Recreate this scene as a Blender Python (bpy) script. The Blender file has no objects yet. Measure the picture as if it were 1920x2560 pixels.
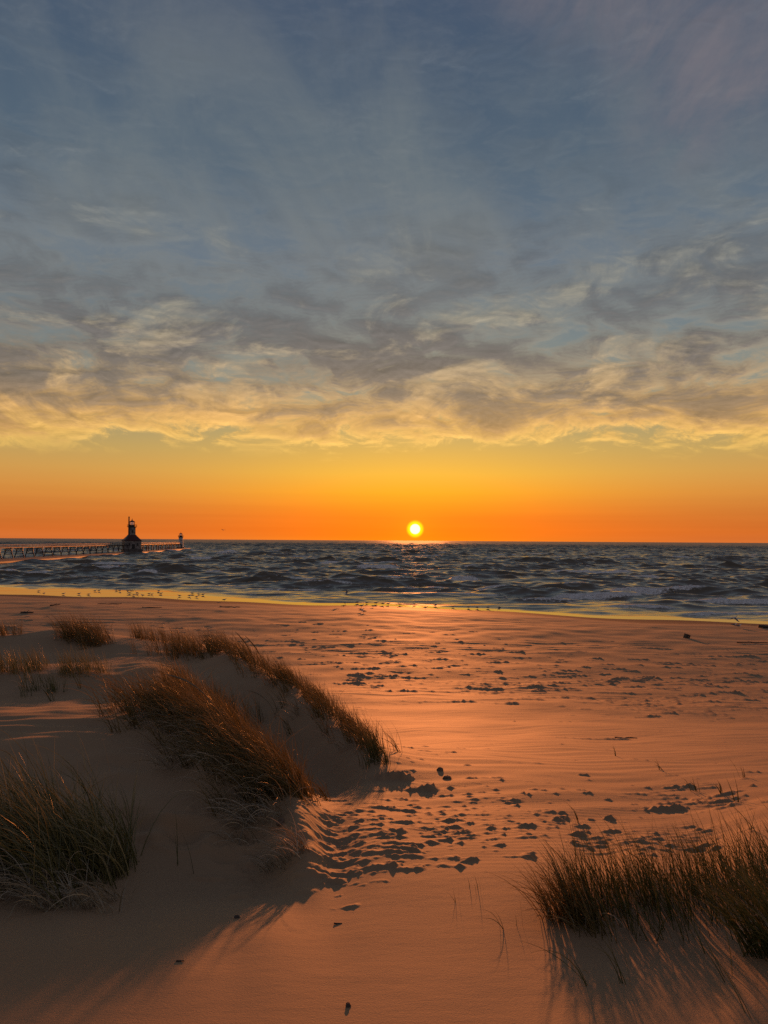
import bpy, math, random
import numpy as np
from mathutils import Matrix, Vector

# ------------------------------------------------------------------ camera
SC = bpy.context.scene
COL = SC.collection
EYE = 8.5                      # eye height above the lake, metres
PITCH = math.radians(2.118)
ROLL = math.radians(0.36)
cam_data = bpy.data.cameras.new("camera")
cam = bpy.data.objects.new("camera", cam_data)
COL.objects.link(cam)
cam_data.sensor_fit = 'VERTICAL'
cam_data.sensor_height = 24.0
cam_data.lens = 18.0
cam_data.clip_start = 0.05
cam_data.clip_end = 90000
CAM_ROT = Matrix.Rotation(math.pi / 2 + PITCH, 3, 'X') @ Matrix.Rotation(ROLL, 3, 'Z')
cam.matrix_world = Matrix.Translation((0, 0, EYE)) @ CAM_ROT.to_4x4()
SC.camera = cam

# ------------------------------------------------------------------ exposure
SC.view_settings.view_transform = 'Standard'
SC.view_settings.look = 'None'
EXPO = 0.2
SC.view_settings.exposure = EXPO
SC.view_settings.gamma = 1.0
SC.render.engine = 'CYCLES'
SC.cycles.max_bounces = 6
SC.cycles.diffuse_bounces = 2
SC.cycles.glossy_bounces = 3
SC.cycles.transmission_bounces = 3
SC.cycles.transparent_max_bounces = 6
SC.cycles.sample_clamp_indirect = 3.0
SC.cycles.sample_clamp_direct = 0.95
SC.cycles.use_denoising = False

SUN_AZ = math.radians(2.33)
DISC_EL = math.radians(0.86)
LAMP_EL = math.radians(3.2)

def lin(c):
    out = []
    for v in c[:3]:
        v = v / 255.0
        out.append(v / 12.92 if v <= 0.04045 else ((v + 0.055) / 1.055) ** 2.4)
    return (out[0], out[1], out[2], 1.0)

# ------------------------------------------------------------------ node helpers
class NT:
    def __init__(self, tree):
        self.t = tree
        self.t.nodes.clear()
    def n(self, kind, **kw):
        nd = self.t.nodes.new(kind)
        for k, v in kw.items():
            setattr(nd, k, v)
        return nd
    def link(self, a, b):
        self.t.links.new(a, b)
    def put(self, sock, v):
        if isinstance(v, bpy.types.NodeSocket):
            self.link(v, sock)
        else:
            sock.default_value = v
    def m(self, op, a, b=0.0, c=0.0, clamp=False):
        nd = self.n('ShaderNodeMath', operation=op)
        nd.use_clamp = clamp
        self.put(nd.inputs[0], a)
        self.put(nd.inputs[1], b)
        if op in ('MULTIPLY_ADD', 'COMPARE', 'SMOOTH_MIN', 'SMOOTH_MAX', 'WRAP'):
            self.put(nd.inputs[2], c)
        return nd.outputs[0]
    def ss(self, v, a, b, lo=0.0, hi=1.0):
        nd = self.n('ShaderNodeMapRange', interpolation_type='SMOOTHSTEP')
        self.put(nd.inputs['Value'], v)
        self.put(nd.inputs['From Min'], a)
        self.put(nd.inputs['From Max'], b)
        self.put(nd.inputs['To Min'], lo)
        self.put(nd.inputs['To Max'], hi)
        return nd.outputs['Result']
    def mix(self, f, a, b, mode='MIX'):
        nd = self.n('ShaderNodeMix', data_type='RGBA', blend_type=mode)
        self.put(nd.inputs['Factor'], f)
        self.put(nd.inputs['A'] if False else nd.inputs[6], a)
        self.put(nd.inputs[7], b)
        return nd.outputs[2]
    def comb(self, x, y, z):
        nd = self.n('ShaderNodeCombineXYZ')
        self.put(nd.inputs[0], x); self.put(nd.inputs[1], y); self.put(nd.inputs[2], z)
        return nd.outputs[0]
    def noise(self, vec, scale=1.0, detail=4.0, rough=0.5, distort=0.0, col=False, lac=2.0):
        nd = self.n('ShaderNodeTexNoise')
        if vec is not None:
            self.link(vec, nd.inputs['Vector'])
        nd.inputs['Scale'].default_value = scale
        nd.inputs['Detail'].default_value = detail
        nd.inputs['Roughness'].default_value = rough
        nd.inputs['Distortion'].default_value = distort
        nd.inputs['Lacunarity'].default_value = lac
        return nd.outputs['Color'] if col else nd.outputs['Fac']
    def ramp(self, f, stops, interp='LINEAR'):
        nd = self.n('ShaderNodeValToRGB')
        cr = nd.color_ramp
        cr.interpolation = interp
        while len(cr.elements) > 1:
            cr.elements.remove(cr.elements[-1])
        cr.elements[0].position = stops[0][0]
        cr.elements[0].color = lin(stops[0][1])
        for p, c in stops[1:]:
            e = cr.elements.new(p)
            e.color = lin(c)
        self.link(f, nd.inputs[0])
        return nd.outputs[0]

# ------------------------------------------------------------------ sky (world)
def build_world():
    w = bpy.data.worlds.new("World")
    SC.world = w
    w.use_nodes = True
    T = NT(w.node_tree)
    out = T.n('ShaderNodeOutputWorld')
    bg = T.n('ShaderNodeBackground')
    T.link(bg.outputs[0], out.inputs['Surface'])
    tc = T.n('ShaderNodeTexCoord')
    nrm = T.n('ShaderNodeVectorMath', operation='NORMALIZE')
    T.link(tc.outputs['Generated'], nrm.inputs[0])
    d = nrm.outputs[0]
    sep = T.n('ShaderNodeSeparateXYZ')
    T.link(d, sep.inputs[0])
    X, Y, Z = sep.outputs
    el = T.m('MULTIPLY', T.m('ARCSINE', Z), 57.2958)
    azr = T.m('MULTIPLY', T.m('ARCTAN2', X, Y), 57.2958)
    az = T.m('SUBTRACT', azr, math.degrees(SUN_AZ))
    # angle to the sun
    S = (math.sin(SUN_AZ) * math.cos(DISC_EL), math.cos(SUN_AZ) * math.cos(DISC_EL), math.sin(DISC_EL))
    sub = T.n('ShaderNodeVectorMath', operation='DISTANCE')
    T.link(d, sub.inputs[0]); sub.inputs[1].default_value = S
    ang = T.m('MULTIPLY', sub.outputs['Value'], 57.2958)
    # clear sky, away from the sun and towards it, by elevation
    f = T.m('DIVIDE', el, 90.0, clamp=True)
    def st(l): return [(a / 90.0, c) for a, c in l]
    far = T.ramp(f, st([(0, (212, 112, 54)), (0.7, (210, 108, 44)), (2, (206, 118, 50)), (3.5, (210, 138, 62)), (5, (204, 152, 78)),
                        (6.5, (188, 156, 92)), (8.5, (160, 148, 110)), (11, (132, 140, 132)), (15, (112, 124, 130)), (20, (98, 113, 128)),
                        (26, (82, 99, 115)), (32, (71, 88, 108)), (38, (64, 80, 104)), (60, (52, 66, 92)), (90, (40, 52, 76))]))
    near = T.ramp(f, st([(0, (255, 124, 8)), (0.5, (255, 108, 0)), (1.6, (255, 114, 0)), (2.4, (255, 134, 0)), (3.6, (253, 164, 18)), (5, (240, 178, 56)),
                         (6.5, (218, 172, 80)), (8.5, (182, 162, 106)), (11, (142, 146, 132)), (15, (116, 128, 130)), (20, (98, 113, 128)),
                         (26, (82, 99, 115)), (32, (71, 88, 108)), (38, (64, 80, 104)), (60, (52, 66, 92)), (90, (40, 52, 76))]))
    g = T.m('DIVIDE', az, 15.0)
    nf = T.m('POWER', 2.71828, T.m('MULTIPLY', T.m('MULTIPLY', g, g), -1.0))
    clear = T.mix(nf, far, near)
    # faint layering low in the haze
    lay = T.noise(T.comb(T.m('MULTIPLY', azr, 0.03), T.m('MULTIPLY', el, 1.3), 0.0), 1.0, 3, 0.5)
    clear = T.mix(T.m('MULTIPLY', T.ss(el, 5.0, 0.5), 0.5), clear, T.mix(1.0, clear, T.ramp(lay, [(0.3, (225, 215, 215)), (0.7, (255, 255, 255))]), 'MULTIPLY'))
    # unseen eastern half of the sky: bluer low down, brightened to add fill light
    back = T.ss(Y, 0.25, -0.6)
    clear = T.mix(back, clear, T.ramp(f, st([(0, (152, 138, 142)), (12, (134, 128, 138)), (40, (90, 97, 118)), (90, (66, 76, 100))])))
    # cloud bank: bearings and heights in degrees, features flattened as clouds low in the sky are
    def cloud_noise(dx, dy):
        v = T.comb(T.m('MULTIPLY_ADD', azr, 0.080, 5.3 + dx), T.m('MULTIPLY_ADD', el, 0.235, 2.2 + dy), 0.0)
        wn = T.noise(v, 1.3, 4, 0.55, 0.0, col=True)
        wv = T.n('ShaderNodeVectorMath', operation='MULTIPLY_ADD')
        T.link(wn, wv.inputs[0]); wv.inputs[1].default_value = (0.58, 0.50, 0); T.link(v, wv.inputs[2])
        big = T.noise(wv.outputs[0], 0.95, 2, 0.5, 0.0)
        fine = T.noise(wv.outputs[0], 3.3, 10, 0.66, 0.25)
        return T.m('ADD', T.m('MULTIPLY', big, 0.42), T.m('MULTIPLY', fine, 0.58))
    n1 = cloud_noise(0.0, 0.0)
    n2 = cloud_noise(0.010, -0.055)
    wob = T.noise(T.comb(T.m('MULTIPLY', azr, 0.05), T.m('MULTIPLY', el, 0.05), 4.0), 1.0, 4, 0.6)
    elw = T.m('ADD', el, T.m('MULTIPLY', T.m('SUBTRACT', wob, 0.5), 3.6))
    low = T.ss(elw, 5.5, 7.8)
    high = T.ss(elw, 17.0, 28.0)
    thr = T.m('ADD', T.m('ADD', T.ss(elw, 9.5, 6.0, 0.30, 0.465), T.m('MULTIPLY', high, 0.10)), T.m('MULTIPLY', T.ss(elw, 7.0, 10.0, 0.02, 0.045), T.ss(elw, 16.0, 11.5, 0.3, 1.0)))
    soft = T.ss(elw, 8.0, 18.0, 0.10, 0.32)
    dens = T.m('MULTIPLY', T.ss(n1, thr, T.m('ADD', thr, soft)), low)
    core = T.ss(T.m('SUBTRACT', n1, thr), 0.05, 0.215)
    leftness = T.ss(azr, 22.0, -16.0)
    bank = T.m('MULTIPLY', T.ss(elw, 9.5, 12.5), T.ss(elw, 22.0, 17.0))
    core = T.m('MAXIMUM', core, T.m('MULTIPLY', T.m('MULTIPLY', bank, leftness), 0.75))
    pn = T.noise(T.comb(T.m('MULTIPLY_ADD', azr, 0.11, 1.7), T.m('MULTIPLY_ADD', el, 0.24, 0.4), 9.0), 1.0, 7, 0.62, 0.6)
    core = T.m('MULTIPLY', core, T.m('SUBTRACT', 1.0, T.m('MULTIPLY', T.ss(pn, 0.50, 0.64), 0.85)))
    c_lit = T.ramp(f, st([(5, (253, 202, 92)), (7, (251, 198, 100)), (9, (238, 181, 102)), (11, (206, 168, 116)), (13.5, (176, 156, 126)), (16, (164, 154, 132)), (19, (150, 146, 132)), (24, (124, 128, 128)), (30, (106, 114, 122)), (38, (96, 102, 116))]))
    c_dark = T.ramp(f, st([(5, (226, 166, 84)), (7, (206, 154, 88)), (9, (158, 126, 92)), (11, (124, 108, 94)), (13.5, (110, 102, 97)), (16, (104, 101, 100)), (19, (100, 102, 104)), (24, (91, 101, 110)), (30, (82, 95, 108)), (38, (74, 86, 106))]))
    ccol = T.mix(core, c_lit, c_dark)
    emb = T.m('MULTIPLY_ADD', T.m('SUBTRACT', n1, n2), T.ss(elw, 8.0, 20.0, 3.6, 2.4), 1.0)
    emb = T.m('MINIMUM', T.m('MAXIMUM', emb, 0.72), 1.38)
    sc_ = T.n('ShaderNodeVectorMath', operation='SCALE'); T.link(ccol, sc_.inputs[0]); T.put(sc_.inputs['Scale'], emb)
    ccol = T.mix(T.m('MULTIPLY', back, 0.7), sc_.outputs[0], lin((152, 142, 142)))  # eastern clouds, out of view, also brightened to fill foam and shaded faces
    cover = T.m('MULTIPLY', dens, T.ss(high, 0.0, 1.0, 0.88, 0.72))
    sky = T.mix(cover, clear, ccol)
    hz = T.noise(T.comb(T.m('MULTIPLY_ADD', azr, 0.085, T.m('MULTIPLY', el, 0.02)), T.m('MULTIPLY', el, 0.055), 1.0), 1.0, 7, 0.6, 0.5)
    sky = T.mix(T.m('MULTIPLY', T.m('MULTIPLY', T.ss(hz, 0.36, 0.76), T.ss(el, 15.0, 23.0)), T.m('SUBTRACT', 0.55, T.m('MULTIPLY', back, 0.4))), sky, T.ramp(f, st([(12, (158, 148, 128)), (20, (136, 137, 130)), (28, (116, 124, 126)), (38, (104, 108, 116))])))
    # wispy veil of high cloud at the upper right
    ax_ = T.m('MULTIPLY_ADD', azr, 0.80, T.m('MULTIPLY', el, 0.60))      # along the streaks
    ac_ = T.m('MULTIPLY_ADD', el, 0.80, T.m('MULTIPLY', azr, -0.60))     # across them
    vn = T.noise(T.comb(T.m('MULTIPLY', ax_, 0.10), T.m('MULTIPLY', ac_, 0.19), 7.0), 1.0, 9, 0.6, 0.6)
    vn2 = T.noise(T.comb(T.m('MULTIPLY', ax_, 0.06), T.m('MULTIPLY', ac_, 0.10), 2.0), 1.0, 3, 0.5)
    lowside = T.m('SUBTRACT', T.m('MULTIPLY', azr, 1.0), T.m('MULTIPLY', T.m('SUBTRACT', 36.0, el), 1.1))
    veil = T.m('MULTIPLY', T.ss(T.m('ADD', lowside, T.m('MULTIPLY', T.m('SUBTRACT', vn2, 0.5), 22.0)), 3.0, 14.0), T.ss(vn, 0.25, 0.75))
    veil = T.m('MULTIPLY', veil, T.ss(el, 22.0, 29.0))
    veil = T.m('MULTIPLY', veil, T.ss(back, 0.3, 0.0))
    sky = T.mix(T.m('MULTIPLY', veil, 0.7), sky, T.mix(vn, lin((92, 94, 108)), lin((138, 126, 128))))
    # sun disc and aureole (atmosphere), small in solid angle: the lamp does the lighting
    glow = T.ss(ang, 0.72, 0.44)
    sky = T.mix(glow, sky, lin((255, 250, 0)))
    halo = T.m('MULTIPLY', T.m('POWER', 2.71828, T.m('MULTIPLY', ang, -0.9)), 0.30)
    sky = T.mix(halo, sky, (1.0, 0.40, 0.0, 1))
    disc = T.ss(ang, 0.39, 0.31)
    sky = T.mix(disc, sky, (4.0, 3.7, 3.0, 1))
    # real sky model adds its share of daylight glow underneath
    ns = T.n('ShaderNodeTexSky', sky_type='NISHITA')
    ns.sun_disc = False
    ns.sun_elevation = LAMP_EL
    ns.sun_rotation = SUN_AZ
    scl = T.n('ShaderNodeVectorMath', operation='SCALE')
    T.link(ns.outputs[0], scl.inputs[0]); scl.inputs['Scale'].default_value = 0.004
    sky = T.mix(1.0, sky, scl.outputs[0], 'ADD')
    # below the horizon (never seen past the lake): dull
    sky = T.mix(T.ss(el, -0.2, -3.0), sky, lin((60, 56, 58)))
    T.link(sky, bg.inputs['Color'])
    bg.inputs['Strength'].default_value = 2 ** -EXPO
    w.cycles.sampling_method = 'MANUAL'
    w.cycles.sample_map_resolution = 1024
build_world()

sun_data = bpy.data.lights.new("sun", 'SUN')
sun_data.energy = 3.7
sun_data.angle = math.radians(1.0)
sun_data.color = (1.0, 0.285, 0.075)
sun = bpy.data.objects.new("sun", sun_data)
COL.objects.link(sun)
sdir = Vector((math.sin(SUN_AZ) * math.cos(LAMP_EL), math.cos(SUN_AZ) * math.cos(LAMP_EL), math.sin(LAMP_EL)))
sun.rotation_euler = sdir.to_track_quat('Z', 'Y').to_euler()
sun.location = (4, 100, 40)

# ------------------------------------------------------------------ scene helpers
def tag(o, label=None, cat=None, group=None, kind=None):
    if label: o['label'] = label
    if cat: o['category'] = cat
    if group: o['group'] = group
    if kind: o['kind'] = kind
    return o

def empty(name, loc, label, cat, group=None, rz=0.0):
    o = bpy.data.objects.new(name, None)
    o.empty_display_size = 0.3
    COL.objects.link(o)
    o.location = loc
    o.rotation_euler = (0, 0, rz)
    return tag(o, label, cat, group)

def mesh_np(name, verts, quads=None, tris=None, mat=None, parent=None, smooth=True, attrs=None):
    me = bpy.data.meshes.new(name)
    v = np.asarray(verts, dtype=np.float32)
    me.vertices.add(len(v))
    me.vertices.foreach_set('co', v.ravel())
    loops, starts, totals = [], [], []
    pos = 0
    for f, k in ((quads, 4), (tris, 3)):
        if f is None or len(f) == 0:
            continue
        f = np.asarray(f, dtype=np.int32)
        loops.append(f.ravel())
        starts.append(pos + np.arange(len(f), dtype=np.int32) * k)
        totals.append(np.full(len(f), k, dtype=np.int32))
        pos += f.size
    loops = np.concatenate(loops); starts = np.concatenate(starts); totals = np.concatenate(totals)
    me.loops.add(len(loops))
    me.loops.foreach_set('vertex_index', loops)
    me.polygons.add(len(starts))
    me.polygons.foreach_set('loop_start', starts)
    me.polygons.foreach_set('loop_total', totals)
    if smooth:
        me.polygons.foreach_set('use_smooth', np.ones(len(starts), dtype=bool))
    for an, av in (attrs or {}).items():
        a = me.attributes.new(an, 'FLOAT', 'POINT')
        a.data.foreach_set('value', np.asarray(av, dtype=np.float32))
    me.update(calc_edges=True)
    if mat: me.materials.append(mat)
    o = bpy.data.objects.new(name, me)
    COL.objects.link(o)
    if parent: o.parent = parent
    return o

class MB:
    """collects simple solids into one mesh"""
    def __init__(self):
        self.v = []; self.f = []
    def add(self, vs, fs):
        b = len(self.v)
        self.v += [tuple(p) for p in vs]
        self.f += [tuple(b + i for i in f) for f in fs]
    def box(self, c, s, rz=0.0):
        cx, cy, cz = c; sx, sy, sz = (k / 2 for k in s)
        ca, sa = math.cos(rz), math.sin(rz)
        vs = []
        for dz in (-sz, sz):
            for dx, dy in ((-sx, -sy), (sx, -sy), (sx, sy), (-sx, sy)):
                vs.append((cx + dx * ca - dy * sa, cy + dx * sa + dy * ca, cz + dz))
        self.add(vs, [(3, 2, 1, 0), (4, 5, 6, 7), (0, 1, 5, 4), (1, 2, 6, 5), (2, 3, 7, 6), (3, 0, 4, 7)])
    def bar(self, a, b, r, n=6, r2=None):
        a = Vector(a); b = Vector(b); r2 = r if r2 is None else r2
        d = (b - a).normalized()
        u = d.cross(Vector((0, 0, 1)))
        if u.length < 1e-3: u = Vector((1, 0, 0))
        u.normalize(); w = d.cross(u)
        vs = []
        for p, rr in ((a, r), (b, r2)):
            for k in range(n):
                t = 2 * math.pi * (k + 0.5) / n
                vs.append(p + u * math.cos(t) * rr + w * math.sin(t) * rr)
        fs = [(k, (k + 1) % n, n + (k + 1) % n, n + k) for k in range(n)]
        fs += [tuple(reversed(range(n))), tuple(range(n, 2 * n))]
        self.add(vs, fs)
    def tube(self, pts, rads, n=6):
        pts = [Vector(p) for p in pts]
        rings = []
        for i, p in enumerate(pts):
            d = (pts[min(i + 1, len(pts) - 1)] - pts[max(i - 1, 0)]).normalized()
            u = d.cross(Vector((0, 0, 1)))
            if u.length < 1e-3: u = Vector((1, 0, 0))
            u.normalize(); w = d.cross(u)
            rings.append([p + u * math.cos(2 * math.pi * k / n) * rads[i] + w * math.sin(2 * math.pi * k / n) * rads[i] for k in range(n)])
        vs = [q for r in rings for q in r]
        fs = []
        for i in range(len(pts) - 1):
            for k in range(n):
                fs.append((i * n + k, i * n + (k + 1) % n, (i + 1) * n + (k + 1) % n, (i + 1) * n + k))
        fs += [tuple(reversed(range(n))), tuple(range((len(pts) - 1) * n, len(pts) * n))]
        self.add(vs, fs)
    def loft(self, rings, cap=True):
        n = len(rings[0])
        vs = [q for r in rings for q in r]
        fs = []
        for i in range(len(rings) - 1):
            for k in range(n):
                fs.append((i * n + k, i * n + (k + 1) % n, (i + 1) * n + (k + 1) % n, (i + 1) * n + k))
        if cap:
            fs += [tuple(reversed(range(n))), tuple(range((len(rings) - 1) * n, len(rings) * n))]
        self.add(vs, fs)
    def prism(self, prof, n=8, rot=0.0, sx=1.0, sy=1.0, cap=True):
        """prof: list of (radius, z); n-sided"""
        rings = []
        for r, z in prof:
            rings.append([(r * sx * math.cos(rot + 2 * math.pi * k / n), r * sy * math.sin(rot + 2 * math.pi * k / n), z) for k in range(n)])
        self.loft(rings, cap)
    def build(self, name, mat, parent=None, smooth=False, bevel=0.0):
        me = bpy.data.meshes.new(name)
        me.from_pydata([tuple(p) for p in self.v], [], self.f)
        if smooth:
            for p in me.polygons: p.use_smooth = True
        me.materials.append(mat)
        o = bpy.data.objects.new(name, me)
        COL.objects.link(o)
        if parent: o.parent = parent
        if bevel:
            b = o.modifiers.new('bevel', 'BEVEL'); b.width = bevel; b.segments = 2
        return o

# gradient noise -------------------------------------------------------------
_rs = np.random.RandomState(5)
_perm = _rs.permutation(4096)
_ga = _rs.rand(4096) * 2 * math.pi
_gx, _gy = np.cos(_ga), np.sin(_ga)
def pnoise(x, y):
    xi = np.floor(x).astype(np.int64); yi = np.floor(y).astype(np.int64)
    xf = x - xi; yf = y - yi
    u = xf * xf * xf * (xf * (xf * 6 - 15) + 10); v = yf * yf * yf * (yf * (yf * 6 - 15) + 10)
    def g(ix, iy, fx, fy):
        h = _perm[(_perm[ix & 4095] + iy) & 4095]
        return _gx[h] * fx + _gy[h] * fy
    a = g(xi, yi, xf, yf); b = g(xi + 1, yi, xf - 1, yf)
    c = g(xi, yi + 1, xf, yf - 1); d = g(xi + 1, yi + 1, xf - 1, yf - 1)
    return (a + (b - a) * u + (c - a) * v + (a - b - c + d) * u * v) * 1.5
def fbm(x, y, oct=4, gain=0.5):
    s = np.zeros_like(x, dtype=np.float64); a = 1.0
    for k in range(oct):
        s += a * pnoise(x * 2 ** k + 17.3 * k, y * 2 ** k - 9.1 * k); a *= gain
    return s
def sst(x, a, b):
    t = np.clip((x - a) / (b - a), 0, 1)
    return t * t * (3 - 2 * t)

# survey: turn a bearing read off the photograph plus a distance into a point --
def ray(px, row):
    v = CAM_ROT @ Vector(((px - 960) / 1920.0, -(row - 1280) / 1920.0, -1.0))
    return v
def at(px, row, y):
    v = ray(px, row)
    return np.array([v.x / v.y * y, y, EYE + v.z / v.y * y])
def on_level(px, row, z=0.0):
    v = ray(px, row)
    t = (z - EYE) / v.z
    return np.array([v.x * t, v.y * t, z])

# ------------------------------------------------------------------ shape of the ground
SHX = np.array([-900, -300, -120, -59, 2, 40, 60, 120, 300, 900], dtype=float)
SHY = np.array([170, 150, 132, 119.5, 100, 82, 72, 50, 10, -120], dtype=float)
def shore_y(x):
    s = (np.interp(x - 6, SHX, SHY) + np.interp(x + 6, SHX, SHY) + np.interp(x, SHX, SHY)) / 3
    return s + 1.2 * np.sin(x * 0.16 + 0.6) + 0.8 * np.sin(x * 0.37 + 2)

OLD_Y = [0.0, 2.75, 3.75, 4.65, 5.6, 6.8, 9.1, 12.3, 15.2, 19.0, 24.3, 32, 42, 55, 68, 76, 3000]
NEW_Y = [0.0, 2.75, 3.30, 3.75, 4.2, 4.72, 5.74, 7.7, 10.6, 16.0, 22.5, 32, 42, 55, 68, 76, 3000]
def RM(y):
    return np.interp(y, OLD_Y, NEW_Y)
PROFILE = list(zip((2560, 2400, 2300, 2220, 2150, 2050, 1950, 1890, 1840, 1790, 1720, 1660, 1600, 1560, 1540), NEW_Y[1:-1]))
_py = [-2000, -30, -2, 1.2]; _pz = [7.6, 7.2, 6.98, 6.90]
for r, y in PROFILE:
    p = at(1100, r, y); _py.append(y); _pz.append(p[2])
_py += [86, 92, 97, 100, 106, 112, 130, 180, 400, 3000]
_pz += [0.72, 0.50, 0.16, 0.0, -0.07, -0.16, -0.7, -2.0, -5, -9]
_py = np.array(_py); _pz = np.array(_pz)
# smooth the profile once
_fy = np.concatenate([-np.geomspace(2000, 3, 60), np.linspace(-2.9, 10, 200), np.geomspace(10.1, 3000, 500)])
def _prof_raw(y): return np.interp(y, _py, _pz)
_fz = sum(w * _prof_raw(_fy + k * (0.3 + 0.045 * np.abs(_fy))) for k, w in ((-2, .1), (-1, .2), (0, .4), (1, .2), (2, .1)))
def base_z(x, y):
    ye = y + (105 - shore_y(x)) * sst(y, 14, 85)
    side = np.abs(x) / (np.abs(y) + 3.0)
    return np.interp(ye, _fy, _fz)

# control lines (bearing, row, distance) for the dunes on the left and the mound on the right
CTRL = []
def line(pts, raw=False):
    pts = np.array(pts, dtype=float)
    if not raw: pts[:, 2] = RM(pts[:, 2])
    for i in range(len(pts) - 1):
        a, b = pts[i], pts[i + 1]
        k = max(1, int(np.hypot((b[0] - a[0]), (b[1] - a[1])) / 70))
        for j in range(k):
            CTRL.append(a + (b - a) * j / k)
    CTRL.append(pts[-1])
line([(-420, 1790, 12.5), (-150, 1776, 12.5), (0, 1772, 12.6), (150, 1771, 12.6), (300, 1766, 12.8), (380, 1760, 13.0)])      # lit rim
line([(-420, 1782, 9.6), (-150, 1770, 9.7), (0, 1764, 9.8), (150, 1764, 9.8), (300, 1760, 10.0)], True)        # hidden behind rim
line([(-420, 1738, 11.0), (0, 1735, 11.0), (150, 1732, 11.05), (300, 1728, 11.2)], True)
line([(-420, 1700, 11.8), (0, 1700, 11.8), (150, 1698, 11.85), (300, 1695, 11.9)], True)
line([(-420, 1674, 12.4), (0, 1672, 12.4), (150, 1670, 12.4), (230, 1668, 12.4), (330, 1664, 12.5), (420, 1668, 12.4)], True)   # second rim
line([(-420, 1664, 14.4), (0, 1662, 14.5), (230, 1660, 14.5), (330, 1656, 14.7), (430, 1655, 14.8)], True)
line([(-420, 1640, 15.8), (0, 1638, 15.8), (240, 1636, 15.9), (330, 1632, 16.1), (430, 1630, 16.4)], True)
line([(-420, 1612, 16.8), (0, 1608, 16.8), (150, 1604, 16.8), (330, 1610, 17.0), (430, 1614, 17.2)], True)
line([(-420, 1590, 17.8), (0, 1584, 17.8), (80, 1580, 17.8), (150, 1575, 17.8), (250, 1584, 18.0), (330, 1592, 18.2), (430, 1600, 18.4), (520, 1612, 18.0)], True)  # back crest
line([(-420, 1614, 20.5), (0, 1610, 20.5), (150, 1604, 20.5), (300, 1610, 20.8), (430, 1622, 21)], True)
line([(-420, 1650, 25), (0, 1645, 25), (150, 1642, 25), (300, 1645, 25), (430, 1650, 25)], True)
# D ridge
line([(390, 1755, 8.5), (450, 1760, 8.3), (530, 1800, 7.5), (610, 1865, 6.6), (690, 1940, 5.9), (745, 2020, 5.25), (775, 2085, 4.85)], True)
# trough between D and E
line([(470, 1700, 12.9), (560, 1745, 12.0), (640, 1800, 11.2), (720, 1860, 9.9), (790, 1915, 8.8), (850, 1950, 8.1)], True)
# E near face and crest
line([(480, 1648, 15.2), (560, 1640, 14.6), (640, 1672, 13.2), (720, 1715, 11.7), (800, 1775, 10.2), (870, 1838, 9.0), (930, 1890, 8.2), (960, 1912, 7.9)], True)
# behind E : drops to the beach
line([(560, 1660, 19), (700, 1725, 15.5), (820, 1800, 12.6), (920, 1870, 10.4)], True)
# valley in front of the rim
line([(-300, 1905, 10.1), (0, 1900, 10.1), (200, 1900, 10.1), (380, 1905, 10.1), (460, 1900, 10.3)])
line([(0, 2000, 8.75), (200, 2000, 8.75), (380, 2000, 8.75), (520, 2010, 8.7)])
line([(0, 2080, 7.8), (150, 2095, 7.7), (300, 2100, 7.75), (450, 2110, 7.65), (600, 2110, 7.7), (680, 2120, 7.6)])
line([(-200, 2170, 6.4), (0, 2170, 6.5), (150, 2180, 6.55), (300, 2185, 6.65), (450, 2190, 6.7), (600, 2195, 6.6), (700, 2180, 6.7)])
line([(-200, 2290, 5.0), (0, 2280, 5.1), (150, 2270, 5.35), (300, 2262, 5.5), (450, 2250, 5.5), (600, 2240, 5.55), (750, 2225, 5.65)])
# scoured pit right of D toe
line([(800, 2100, 7.85), (850, 2040, 9.1), (900, 1990, 10.6), (950, 1960, 11.6)])
line([(820, 2170, 6.55), (900, 2120, 7.3), (980, 2060, 8.75), (1060, 2010, 10.2)])
# mound that carries the right clump
line([(1400, 2310, 4.62), (1500, 2318, 4.60), (1600, 2318, 4.6), (1700, 2310, 4.6), (1800, 2290, 4.6), (1900, 2270, 4.6), (2050, 2250, 4.6)])
line([(1450, 2215, 5.45), (1600, 2215, 5.4), (1750, 2205, 5.4), (1900, 2190, 5.4), (2050, 2180, 5.4)])
line([(1400, 2440, 3.5), (1600, 2450, 3.45), (1750, 2450, 3.4), (1900, 2420, 3.45)])
# little crest in the bottom right corner
line([(1790, 2520, 2.95), (1860, 2490, 3.0), (1930, 2480, 3.0), (2010, 2480, 3.0)])
line([(1800, 2590, 2.62), (1930, 2590, 2.62), (2050, 2590, 2.62)])
# brow running to the right from E toe
line([(960, 1862, 15.0), (1040, 1872, 14.6), (1150, 1888, 14.2), (1300, 1905, 13.9), (1500, 1920, 13.6)])
# right hand swell
line([(1900, 2030, 9.0), (1980, 2020, 9.0), (2060, 2010, 9.0)])
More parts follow.
